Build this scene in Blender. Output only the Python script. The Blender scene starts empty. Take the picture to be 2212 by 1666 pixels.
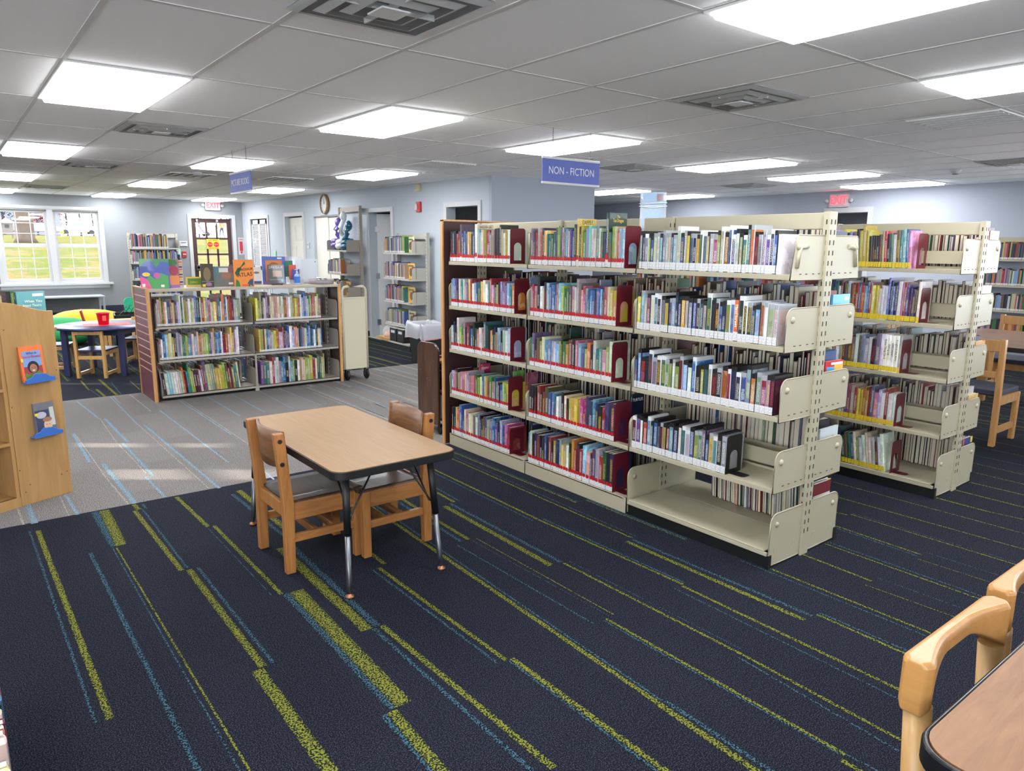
import bpy, math, random
from mathutils import Vector, Matrix
from math import sin, cos, pi, radians
C = bpy.context.scene.collection
scn = bpy.context.scene

# ------------------------------------------------------------------ camera
FPX, YAW, PITCH, ROLL = 1560.4, 0.6641, 0.1912, 0.0082
fwd = Vector((sin(YAW)*cos(PITCH), cos(YAW)*cos(PITCH), -sin(PITCH)))
rt = Vector((cos(YAW), -sin(YAW), 0)); up = rt.cross(fwd)
r2 = cos(ROLL)*rt + sin(ROLL)*up; u2 = -sin(ROLL)*rt + cos(ROLL)*up
cam = bpy.data.objects.new('camera', bpy.data.cameras.new('camera')); C.objects.link(cam)
cam.data.sensor_width = 36; cam.data.lens = FPX/2212*36; cam.data.clip_end = 300
cam.matrix_world = Matrix(((r2.x, u2.x, -fwd.x, 0), (r2.y, u2.y, -fwd.y, 0), (r2.z, u2.z, -fwd.z, 1.545), (0, 0, 0, 1)))
scn.camera = cam
# ------------------------------------------------------------------ light / exposure
w = bpy.data.worlds.new('world'); scn.world = w; w.use_nodes = True
w.node_tree.nodes['Background'].inputs[0].default_value = (0.86, 0.92, 1.0, 1)
w.node_tree.nodes['Background'].inputs[1].default_value = 4.0
sun = bpy.data.objects.new('sun', bpy.data.lights.new('sun', 'SUN')); C.objects.link(sun)
sun.data.energy = 6; sun.data.angle = 0.009; sun.data.color = (1, .93, .82)
sun.rotation_euler = Vector((0.8, -0.6, -0.27)).to_track_quat('-Z', 'Y').to_euler()
PANEL = 6.0
scn.view_settings.view_transform = 'Standard'; scn.view_settings.look = 'None'
scn.view_settings.exposure = 1.72; scn.view_settings.gamma = 1; scn.view_settings.use_curve_mapping = False

R = random.Random(7)
def lin(c):
    return tuple((x/255/12.92 if x/255 <= .04045 else ((x/255+.055)/1.055)**2.4) for x in c) + (1,)
# ------------------------------------------------------------------ materials
MATS = {}
def mat(name, rgb=(200, 200, 200), rough=.5, metal=0, noise=0, nscale=40, bump=0, bscale=200, emit=0, alpha=None, coat=0, trans=0):
    if name in MATS: return MATS[name]
    m = bpy.data.materials.new(name); m.use_nodes = True; nt = m.node_tree; b = nt.nodes['Principled BSDF']
    b.inputs['Base Color'].default_value = lin(rgb); b.inputs['Roughness'].default_value = rough; b.inputs['Metallic'].default_value = metal
    if coat: b.inputs['Coat Weight'].default_value = coat
    tc = nt.nodes.new('ShaderNodeTexCoord')
    if noise:
        n = nt.nodes.new('ShaderNodeTexNoise'); n.inputs['Scale'].default_value = nscale; n.inputs['Detail'].default_value = 4
        nt.links.new(tc.outputs['Object'], n.inputs['Vector'])
        mx = nt.nodes.new('ShaderNodeMix'); mx.data_type = 'RGBA'
        l = lin(rgb); mx.inputs['A'].default_value = tuple(x*(1-noise) for x in l[:3])+(1,); mx.inputs['B'].default_value = tuple(min(1, x*(1+noise)) for x in l[:3])+(1,)
        nt.links.new(n.outputs['Fac'], mx.inputs['Factor']); nt.links.new(mx.outputs['Result'], b.inputs['Base Color'])
    if bump:
        n = nt.nodes.new('ShaderNodeTexNoise'); n.inputs['Scale'].default_value = bscale; nt.links.new(tc.outputs['Object'], n.inputs['Vector'])
        bp = nt.nodes.new('ShaderNodeBump'); bp.inputs['Strength'].default_value = bump; bp.inputs['Distance'].default_value = .003
        nt.links.new(n.outputs['Fac'], bp.inputs['Height']); nt.links.new(bp.outputs['Normal'], b.inputs['Normal'])
    if emit:
        b.inputs['Emission Color'].default_value = lin(rgb); b.inputs['Emission Strength'].default_value = emit
    if alpha is not None: b.inputs['Alpha'].default_value = alpha
    if trans: b.inputs['Transmission Weight'].default_value = trans
    MATS[name] = m; return m

def wood(name, a, b_, scale=1.0, rough=.4, axis=0, coat=.2, streak=18):
    if name in MATS: return MATS[name]
    m = bpy.data.materials.new(name); m.use_nodes = True; nt = m.node_tree; b = nt.nodes['Principled BSDF']
    tc = nt.nodes.new('ShaderNodeTexCoord'); mp = nt.nodes.new('ShaderNodeMapping')
    s = [streak*scale]*3; s[axis] = 1.6*scale; mp.inputs['Scale'].default_value = s
    n = nt.nodes.new('ShaderNodeTexNoise'); n.inputs['Scale'].default_value = 2.2; n.inputs['Detail'].default_value = 8; n.inputs['Roughness'].default_value = .65; n.inputs['Distortion'].default_value = .8
    cr = nt.nodes.new('ShaderNodeValToRGB'); cr.color_ramp.elements[0].position = .3; cr.color_ramp.elements[1].position = .72
    cr.color_ramp.elements[0].color = lin(a); cr.color_ramp.elements[1].color = lin(b_)
    nt.links.new(tc.outputs['Object'], mp.inputs['Vector']); nt.links.new(mp.outputs['Vector'], n.inputs['Vector'])
    nt.links.new(n.outputs['Fac'], cr.inputs['Fac']); nt.links.new(cr.outputs['Color'], b.inputs['Base Color'])
    b.inputs['Roughness'].default_value = rough; b.inputs['Coat Weight'].default_value = coat
    MATS[name] = m; return m

def node(nt, t, **kw):
    n = nt.nodes.new(t)
    for k, v in kw.items(): setattr(n, k, v)
    return n
def mth(nt, op, a, b=None, c=None):
    n = nt.nodes.new('ShaderNodeMath'); n.operation = op
    for i, v in enumerate((a, b, c)):
        if v is None: continue
        if isinstance(v, (int, float)): n.inputs[i].default_value = v
        else: nt.links.new(v, n.inputs[i])
    return n.outputs[0]
def mixc(nt, f, a, b):
    n = nt.nodes.new('ShaderNodeMix'); n.data_type = 'RGBA'
    for k, v in (('Factor', f), ('A', a), ('B', b)):
        if isinstance(v, (int, float)): n.inputs[k].default_value = v
        elif isinstance(v, tuple): n.inputs[k].default_value = v
        else: nt.links.new(v, n.inputs[k])
    return n.outputs['Result']

def carpet_mat(name, c1, c2, c3):
    m = bpy.data.materials.new(name); m.use_nodes = True; nt = m.node_tree; b = nt.nodes['Principled BSDF']
    tc = node(nt, 'ShaderNodeTexCoord'); P = tc.outputs['Object']
    sx = node(nt, 'ShaderNodeSeparateXYZ'); nt.links.new(P, sx.inputs[0])
    # planks 0.25 m wide, 1 m long, staggered by column
    col = mth(nt, 'FLOOR', mth(nt, 'DIVIDE', sx.outputs[0], .25))
    off = mth(nt, 'MULTIPLY', col, .37)
    row = mth(nt, 'FLOOR', mth(nt, 'ADD', sx.outputs[1], off))
    cb = node(nt, 'ShaderNodeCombineXYZ'); nt.links.new(col, cb.inputs[0]); nt.links.new(row, cb.inputs[1])
    wn = node(nt, 'ShaderNodeTexWhiteNoise', noise_dimensions='3D'); nt.links.new(cb.outputs[0], wn.inputs['Vector'])
    n1 = node(nt, 'ShaderNodeTexNoise'); n1.inputs['Scale'].default_value = 230; n1.inputs['Detail'].default_value = 3; nt.links.new(P, n1.inputs['Vector'])
    n2 = node(nt, 'ShaderNodeTexNoise'); n2.inputs['Scale'].default_value = 6; n2.inputs['Detail'].default_value = 5
    mp = node(nt, 'ShaderNodeMapping'); mp.inputs['Scale'].default_value = (14, 1, 1); nt.links.new(P, mp.inputs[0]); nt.links.new(mp.outputs[0], n2.inputs['Vector'])
    tone = mth(nt, 'ADD', mth(nt, 'MULTIPLY', wn.outputs['Value'], .55), mth(nt, 'MULTIPLY', n2.outputs['Fac'], .45))
    base = mixc(nt, tone, lin(c1), lin(c2))
    sp = mth(nt, 'MULTIPLY', mth(nt, 'SUBTRACT', n1.outputs['Fac'], .47), 6.0); sp = mth(nt, 'MAXIMUM', mth(nt, 'MINIMUM', sp, 1), 0)
    c = mixc(nt, mth(nt, 'MULTIPLY', sp, .85), base, lin(c3))
    nt.links.new(c, b.inputs['Base Color']); b.inputs['Roughness'].default_value = .95; b.inputs['Specular IOR Level'].default_value = .1
    bp = node(nt, 'ShaderNodeBump'); bp.inputs['Strength'].default_value = .5; bp.inputs['Distance'].default_value = .004
    nt.links.new(n1.outputs['Fac'], bp.inputs['Height']); nt.links.new(bp.outputs[0], b.inputs['Normal'])
    MATS[name] = m; return m
carpet_mat('navy_carpet', (6, 8, 15), (15, 16, 24), (56, 59, 74))
carpet_mat('grey_carpet', (70, 66, 64), (98, 94, 92), (168, 163, 160))
def yarn_mat(name, c, ground, dens):
    m = bpy.data.materials.new(name); m.use_nodes = True; nt = m.node_tree; b = nt.nodes['Principled BSDF']
    tc = node(nt, 'ShaderNodeTexCoord')
    n1 = node(nt, 'ShaderNodeTexNoise'); n1.inputs['Scale'].default_value = 150; n1.inputs['Detail'].default_value = 2; nt.links.new(tc.outputs['Object'], n1.inputs['Vector'])
    uv = node(nt, 'ShaderNodeUVMap'); sx = node(nt, 'ShaderNodeSeparateXYZ'); nt.links.new(uv.outputs[0], sx.inputs[0])
    e = mth(nt, 'ABSOLUTE', mth(nt, 'SUBTRACT', sx.outputs[0], .5))   # 0 centre .5 edge
    th = mth(nt, 'ADD', dens, mth(nt, 'MULTIPLY', mth(nt, 'POWER', mth(nt, 'MULTIPLY', e, 2), 3), .09))
    f = mth(nt, 'GREATER_THAN', n1.outputs['Fac'], th)
    nt.links.new(mixc(nt, f, lin(ground), lin(c)), b.inputs['Base Color']); b.inputs['Roughness'].default_value = .95; b.inputs['Specular IOR Level'].default_value = .1
    MATS[name] = m
yarn_mat('lime_yarn', (110, 112, 40), (22, 28, 30), .48)
yarn_mat('teal_yarn', (58, 88, 102), (16, 20, 30), .50)
yarn_mat('sky_yarn', (118, 150, 168), (98, 96, 94), .48)
yarn_mat('cream_yarn', (160, 156, 146), (98, 95, 92), .49)

def cover_mat():
    m = bpy.data.materials.new('printed_cover'); m.use_nodes = True; nt = m.node_tree; b = nt.nodes['Principled BSDF']
    oi = node(nt, 'ShaderNodeObjectInfo'); tc = node(nt, 'ShaderNodeTexCoord')
    g = node(nt, 'ShaderNodeSeparateXYZ'); nt.links.new(tc.outputs['Generated'], g.inputs[0])
    rnd = oi.outputs['Random']; off = node(nt, 'ShaderNodeVectorMath', operation='ADD')
    nt.links.new(tc.outputs['Object'], off.inputs[0]); cb = node(nt, 'ShaderNodeCombineXYZ'); nt.links.new(mth(nt, 'MULTIPLY', rnd, 91), cb.inputs[0]); nt.links.new(mth(nt, 'MULTIPLY', rnd, 37), cb.inputs[2]); nt.links.new(cb.outputs[0], off.inputs[1])
    # artwork: hue-shifted patches
    n = node(nt, 'ShaderNodeTexNoise'); n.inputs['Scale'].default_value = 17; n.inputs['Detail'].default_value = 2; nt.links.new(off.outputs[0], n.inputs['Vector'])
    hs = node(nt, 'ShaderNodeHueSaturation'); nt.links.new(oi.outputs['Color'], hs.inputs['Color'])
    nt.links.new(mth(nt, 'ADD', mth(nt, 'MULTIPLY', rnd, .26), .37), hs.inputs['Hue']); hs.inputs['Value'].default_value = 1.35; hs.inputs['Saturation'].default_value = .7
    art = mth(nt, 'GREATER_THAN', n.outputs['Fac'], mth(nt, 'ADD', .5, mth(nt, 'MULTIPLY', rnd, .14)))
    c = mixc(nt, mth(nt, 'MULTIPLY', art, .6), oi.outputs['Color'], hs.outputs['Color'])
    # lettering on the spine
    n2 = node(nt, 'ShaderNodeTexNoise'); n2.inputs['Scale'].default_value = 1; n2.inputs['Detail'].default_value = 1
    mp = node(nt, 'ShaderNodeMapping'); mp.inputs['Scale'].default_value = (300, 20, 420); nt.links.new(off.outputs[0], mp.inputs[0]); nt.links.new(mp.outputs[0], n2.inputs['Vector'])
    z = g.outputs[2]; x = g.outputs[0]
    win = mth(nt, 'MULTIPLY', mth(nt, 'MULTIPLY', mth(nt, 'GREATER_THAN', z, .27), mth(nt, 'LESS_THAN', z, mth(nt, 'ADD', .55, mth(nt, 'MULTIPLY', rnd, .4)))),
              mth(nt, 'MULTIPLY', mth(nt, 'GREATER_THAN', x, .22), mth(nt, 'LESS_THAN', x, .78)))
    txt = mth(nt, 'MULTIPLY', win, mth(nt, 'GREATER_THAN', n2.outputs['Fac'], .53))
    cr = node(nt, 'ShaderNodeValToRGB'); cr.color_ramp.interpolation = 'CONSTANT'
    el = cr.color_ramp.elements; el[0].color = lin((240, 238, 230)); el[1].position = .45; el[1].color = lin((235, 210, 70))
    for p, q in ((.6, (25, 25, 35)), (.8, (245, 245, 245)), (.9, (200, 60, 60))):
        e = el.new(p); e.color = lin(q)
    fr = mth(nt, 'FRACT', mth(nt, 'MULTIPLY', rnd, 13.7)); nt.links.new(fr, cr.inputs[0])
    c = mixc(nt, mth(nt, 'MULTIPLY', txt, .62), c, cr.outputs['Color'])
    nt.links.new(c, b.inputs['Base Color']); b.inputs['Roughness'].default_value = .38; b.inputs['Coat Weight'].default_value = .15
    MATS['printed_cover'] = m
cover_mat()
def case_mat():   # audiobook case: coloured paper insert under clear plastic, dark or white shell
    m = bpy.data.materials.new('case_insert'); m.use_nodes = True; nt = m.node_tree; b = nt.nodes['Principled BSDF']
    src = MATS['printed_cover']; b.inputs['Roughness'].default_value = .15; b.inputs['Coat Weight'].default_value = .6
    oi = node(nt, 'ShaderNodeObjectInfo'); nt.links.new(oi.outputs['Color'], b.inputs['Base Color'])
    MATS['case_insert'] = m
case_mat()
def label_mat(name, base, ink):
    m = bpy.data.materials.new(name); m.use_nodes = True; nt = m.node_tree; b = nt.nodes['Principled BSDF']
    tc = node(nt, 'ShaderNodeTexCoord'); mp = node(nt, 'ShaderNodeMapping'); mp.inputs['Scale'].default_value = (260, 10, 210); nt.links.new(tc.outputs['Object'], mp.inputs[0])
    n = node(nt, 'ShaderNodeTexNoise'); n.inputs['Scale'].default_value = 1; n.inputs['Detail'].default_value = 0; nt.links.new(mp.outputs[0], n.inputs['Vector'])
    nt.links.new(mixc(nt, mth(nt, 'MULTIPLY', mth(nt, 'GREATER_THAN', n.outputs['Fac'], .60), .35), lin(base), lin(ink)), b.inputs['Base Color']); b.inputs['Roughness'].default_value = .5
    MATS[name] = m
label_mat('white_label', (206, 206, 206), (60, 60, 60)); label_mat('yellow_label', (214, 186, 36), (70, 60, 20))

cream = mat('cream_steel', (164, 157, 134), .42, bump=.05, bscale=600)
tan = mat('taupe_steel', (156, 149, 139), .45)
offw = mat('ivory_steel', (190, 183, 158), .4)
black = mat('black_plastic', (10, 10, 11), .5)
oak = wood('oak_chair', (134, 84, 38), (168, 114, 60), axis=2, rough=.5, coat=.05)
oakh = wood('oak_rail', (132, 82, 38), (168, 114, 60), axis=0, rough=.5, coat=.05)
oakseat = wood('worn_oak_seat', (44, 30, 22), (84, 58, 38), axis=1, rough=.42, coat=.05)
ply = wood('birch_panel', (164, 124, 74), (184, 144, 94), scale=.6, axis=2, rough=.45)
lam = wood('oak_laminate', (138, 102, 58), (152, 116, 72), axis=1, rough=.5, coat=.0, streak=26)
pink = wood('pinkish_oak_laminate', (112, 72, 38), (142, 97, 57), axis=0, rough=.5, coat=.0, streak=16)
maple = wood('maple', (166, 118, 62), (182, 134, 76), scale=.8, axis=0, rough=.42, coat=.1)
maplev = wood('maple_leg', (160, 120, 68), (180, 142, 88), scale=.8, axis=2, rough=.42, coat=.1)
walnut = wood('dark_walnut', (36, 22, 16), (92, 58, 40), scale=.8, axis=2, rough=.32, coat=.3, streak=14)
bark = mat('bark', (74, 64, 56), .9, noise=.35, nscale=6)
maroon = mat('maroon_enamel', (92, 20, 34), .35)
slat = mat('maroon_laminate', (104, 52, 66), .4, noise=.08, nscale=30)
brownlam = mat('dark_brown_laminate', (58, 34, 32), .5, noise=.15, nscale=12)
chrome = mat('chrome', (190, 190, 192), .2, metal=1)
dsteel = mat('dull_steel', (110, 112, 116), .35, metal=.9)
white = mat('white_paint', (192, 193, 195), .4)
offwh = mat('off_white_door', (222, 218, 206), .45)
wallm = mat('pale_blue_wall', (180, 188, 196), .7, bump=.06, bscale=300)
walld = mat('slate_blue_wall', (168, 174, 186), .7, bump=.06, bscale=300)
ceilm = mat('ceiling_tile', (248, 248, 249), .85, noise=.02, nscale=60, bump=.1, bscale=500)
bar = mat('ceiling_bar', (214, 213, 210), .8)
navy = mat('navy_laminate', (44, 48, 84), .3)
navyb = mat('navy_base', (36, 40, 60), .6)
paper = mat('book_pages', (222, 212, 188), .8, noise=.12, nscale=350)
red = mat('red_sticker', (176, 24, 30), .35)
lamp = mat('light_diffuser', (250, 252, 255), .5, emit=PANEL)
dark = mat('dark_recess', (40, 42, 46), .9)
glass = mat('window_glass', (255, 255, 255), .0)
def glassm():
    nt = glass.node_tree; nt.nodes.clear(); o = node(nt, 'ShaderNodeOutputMaterial'); t = node(nt, 'ShaderNodeBsdfTransparent'); g = node(nt, 'ShaderNodeBsdfGlossy')
    g.inputs['Roughness'].default_value = .02; mx = node(nt, 'ShaderNodeMixShader'); mx.inputs[0].default_value = .05
    nt.links.new(t.outputs[0], mx.inputs[1]); nt.links.new(g.outputs[0], mx.inputs[2]); nt.links.new(mx.outputs[0], o.inputs[0])
glassm()
acryl = mat('clear_acrylic', (235, 240, 245), .05, alpha=.22)
bagm = mat('clear_bag', (196, 198, 204), .3, alpha=.75)
PAL = dict(k=('black', (30, 30, 36)), n=('navy', (34, 44, 92)), b=('blue', (44, 98, 186)), s=('sky-blue', (124, 176, 222)), t=('teal', (38, 130, 134)),
           g=('green', (48, 124, 70)), l=('lime', (150, 188, 66)), y=('yellow', (228, 198, 52)), o=('orange', (222, 116, 44)), r=('red', (182, 44, 46)),
           p=('pink', (222, 128, 158)), v=('violet', (104, 78, 150)), w=('white', (224, 224, 220)), c=('cream', (220, 206, 168)), a=('grey', (138, 140, 146)),
           u=('brown', (110, 76, 54)), m=('maroon', (108, 30, 46)), h=('lavender', (170, 166, 208)), e=('tan', (192, 162, 120)), q=('turquoise', (96, 188, 190)),
           M=('magenta', (200, 40, 120)))
for k_ in PAL:
    g_ = sum(PAL[k_][1])/3; PAL[k_] = (PAL[k_][0], tuple(.80*(x*.80+g_*.20) for x in PAL[k_][1]))
for k_, (nm, rgb) in PAL.items(): mat('cover_'+nm, rgb, .45, noise=.25, nscale=120)

# ------------------------------------------------------------------ mesh builder
class MB:
    def __init__(s): s.v = []; s.f = []; s.m = []; s.sm = []; s.uv = {}
    def add(s, vs, fs, mi=0, smooth=False, M=None):
        n = len(s.v)
        if M is not None: vs = [M @ Vector(p) for p in vs]
        s.v += [tuple(p) for p in vs]
        for f in fs: s.f.append([i+n for i in f]); s.m.append(mi); s.sm.append(smooth)
        return s
    def box(s, x0, x1, y0, y1, z0, z1, mi=0, M=None):
        return s.add([(x0, y0, z0), (x1, y0, z0), (x1, y1, z0), (x0, y1, z0), (x0, y0, z1), (x1, y0, z1), (x1, y1, z1), (x0, y1, z1)],
              [(3, 2, 1, 0), (4, 5, 6, 7), (0, 1, 5, 4), (1, 2, 6, 5), (2, 3, 7, 6), (3, 0, 4, 7)], mi, M=M)
    def bar(s, a, b, wx, wy, mi=0, up_=(0, 0, 1)):   # rectangular bar from a to b
        a = Vector(a); b = Vector(b); d = (b-a); L = d.length; d.normalize()
        u = Vector(up_).cross(d)
        if u.length < 1e-4: u = Vector((1, 0, 0)).cross(d)
        u.normalize(); v = d.cross(u)
        M = Matrix(((u.x, v.x, d.x, a.x), (u.y, v.y, d.y, a.y), (u.z, v.z, d.z, a.z), (0, 0, 0, 1)))
        return s.box(-wx/2, wx/2, -wy/2, wy/2, 0, L, mi, M)
    def tube(s, pts, r, n=10, mi=0, cap=True):
        pts = [Vector(p) for p in pts]; rs = r if isinstance(r, (list, tuple)) else [r]*len(pts); vs = []; fs = []
        ref = None
        for i, p in enumerate(pts):
            d = (pts[min(i+1, len(pts)-1)]-pts[max(i-1, 0)]).normalized()
            if ref is None: ref = Vector((0, 0, 1)) if abs(d.z) < .9 else Vector((1, 0, 0))
            u = ref.cross(d); u = u.normalized() if u.length > 1e-5 else Vector((1, 0, 0)); v = d.cross(u)
            for k in range(n):
                a = 2*pi*k/n; vs.append(p+(u*cos(a)+v*sin(a))*rs[i])
        for i in range(len(pts)-1):
            for k in range(n):
                k2 = (k+1) % n; fs.append((i*n+k, i*n+k2, (i+1)*n+k2, (i+1)*n+k))
        s.add(vs, fs, mi, True)
        if cap:
            m0 = len(s.v)-len(vs); s.f.append([m0+k for k in range(n)][::-1]); s.m.append(mi); s.sm.append(False)
            s.f.append([m0+(len(pts)-1)*n+k for k in range(n)]); s.m.append(mi); s.sm.append(False)
        return s
    def lathe(s, prof, n=20, mi=0, M=None, cap=True):
        vs = []; fs = []
        for r, z in prof:
            for k in range(n): vs.append((r*cos(2*pi*k/n), r*sin(2*pi*k/n), z))
        for i in range(len(prof)-1):
            for k in range(n):
                k2 = (k+1) % n; fs.append((i*n+k, i*n+k2, (i+1)*n+k2, (i+1)*n+k))
        s.add(vs, fs, mi, True, M)
        if cap:
            m0 = len(s.v)-len(vs)
            s.f.append([m0+k for k in range(n)][::-1]); s.m.append(mi); s.sm.append(False)
            s.f.append([m0+(len(prof)-1)*n+k for k in range(n)]); s.m.append(mi); s.sm.append(False)
        return s
    def prism(s, poly, t0, t1, axis='z', mi=0, M=None, side=None):
        n = len(poly)
        def P(a, b, t): return {'z': (a, b, t), 'x': (t, a, b), 'y': (a, t, b)}[axis]
        vs = [P(a, b, t0) for a, b in poly]+[P(a, b, t1) for a, b in poly]
        k = 0; s.add(vs, [tuple(range(n))[::-1], tuple(range(n, 2*n))], mi, M=M)
        b0 = len(s.v)-2*n
        for i in range(n):
            j = (i+1) % n; s.f.append([b0+i, b0+j, b0+n+j, b0+n+i]); s.m.append(mi if side is None else side); s.sm.append(False)
        return s
    def ring(s, outer, inner, t0, t1, axis='z', mi=0, M=None):   # plate with a hole; same number of points
        n = len(outer)
        def P(a, b, t): return {'z': (a, b, t), 'x': (t, a, b), 'y': (a, t, b)}[axis]
        vs = [P(a, b, t) for t in (t0, t1) for loop in (outer, inner) for a, b in loop]; fs = []
        for i in range(n):
            j = (i+1) % n
            fs += [(i, n+i, n+j, j), (2*n+i, 2*n+j, 3*n+j, 3*n+i), (i, j, 2*n+j, 2*n+i), (n+i, 3*n+i, 3*n+j, n+j)]
        return s.add(vs, fs, mi, M=M)
    def build(s, name, mats, parent=None, bevel=0, loc=None, rot=None, color=None):
        me = bpy.data.meshes.new(name); me.from_pydata(s.v, [], s.f)
        if not isinstance(mats, (list, tuple)): mats = [mats]
        for m in mats: me.materials.append(m)
        me.polygons.foreach_set('material_index', s.m); me.polygons.foreach_set('use_smooth', s.sm)
        me.update()
        o = bpy.data.objects.new(name, me); C.objects.link(o)
        if parent is not None: o.parent = parent
        if loc is not None: o.location = loc
        if rot is not None: o.rotation_euler = rot
        if color is not None: o.color = color
        if bevel:
            b = o.modifiers.new('bevel', 'BEVEL'); b.width = bevel; b.segments = 2; b.limit_method = 'ANGLE'
        return o
def tag(o, label=None, cat=None, group=None, kind=None):
    for k, v in (('label', label), ('category', cat), ('group', group), ('kind', kind)):
        if v: o[k] = v
    return o
def thing(name, label, cat, loc=(0, 0, 0), rz=0, group=None):
    o = bpy.data.objects.new(name, None); C.objects.link(o); o.location = loc; o.rotation_euler = (0, 0, rz); o.empty_display_size = .1
    return tag(o, label, cat, group)
def struct(o): o['kind'] = 'structure'; return o
def copy_tree(o, parent=None):
    c = o.copy(); C.objects.link(c); c.parent = parent
    for ch in list(o.children): copy_tree(ch, c)
    return c
def rrect(x0, x1, y0, y1, r, n=6):
    pts = []
    for cx, cy, a in ((x1-r, y0+r, -90), (x1-r, y1-r, 0), (x0+r, y1-r, 90), (x0+r, y0+r, 180)):
        for k in range(n+1):
            t = radians(a+90*k/n); pts.append((cx+r*cos(t), cy+r*sin(t)))
    return pts
def text(body, size, m, M, parent, name='lettering', bold=0, ext=.0008, sx=1.0, align='CENTER'):
    cu = bpy.data.curves.new(name, 'FONT'); cu.body = body; cu.size = size; cu.align_x = align; cu.align_y = 'CENTER'; cu.extrude = ext; cu.offset = bold; cu.resolution_u = 3
    t = bpy.data.objects.new('tmp', cu); C.objects.link(t)
    me = bpy.data.meshes.new_from_object(t.evaluated_get(bpy.context.evaluated_depsgraph_get())); bpy.data.objects.remove(t); bpy.data.curves.remove(cu)
    me.materials.clear(); me.materials.append(m)
    o = bpy.data.objects.new(name, me); C.objects.link(o)
    if parent: o.parent = parent
    o.matrix_local = M @ Matrix.Diagonal((sx, 1, 1, 1)); return o
def basis(loc, xd, yd):
    x = Vector(xd).normalized(); y = Vector(yd).normalized(); z = x.cross(y)
    return Matrix(((x.x, y.x, z.x, loc[0]), (x.y, y.y, z.y, loc[1]), (x.z, y.z, z.z, loc[2]), (0, 0, 0, 1)))

# pixel helper (used only to work out where real things stand)
def Zp(u, v, z=0.0):
    d = r2*((u-1106)/FPX) - u2*((v-833)/FPX) + fwd; t = (z-1.545)/d.z
    return (d.x*t, d.y*t)
# ================================================================== ROOM SHELL
H = 2.44; XL = -3.6; YB = -4.2; YN = 16.65; XR = 11.4
WX = lambda y: 5.786-.045*(y-7.92)      # the door wall is not quite square to the rest
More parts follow.
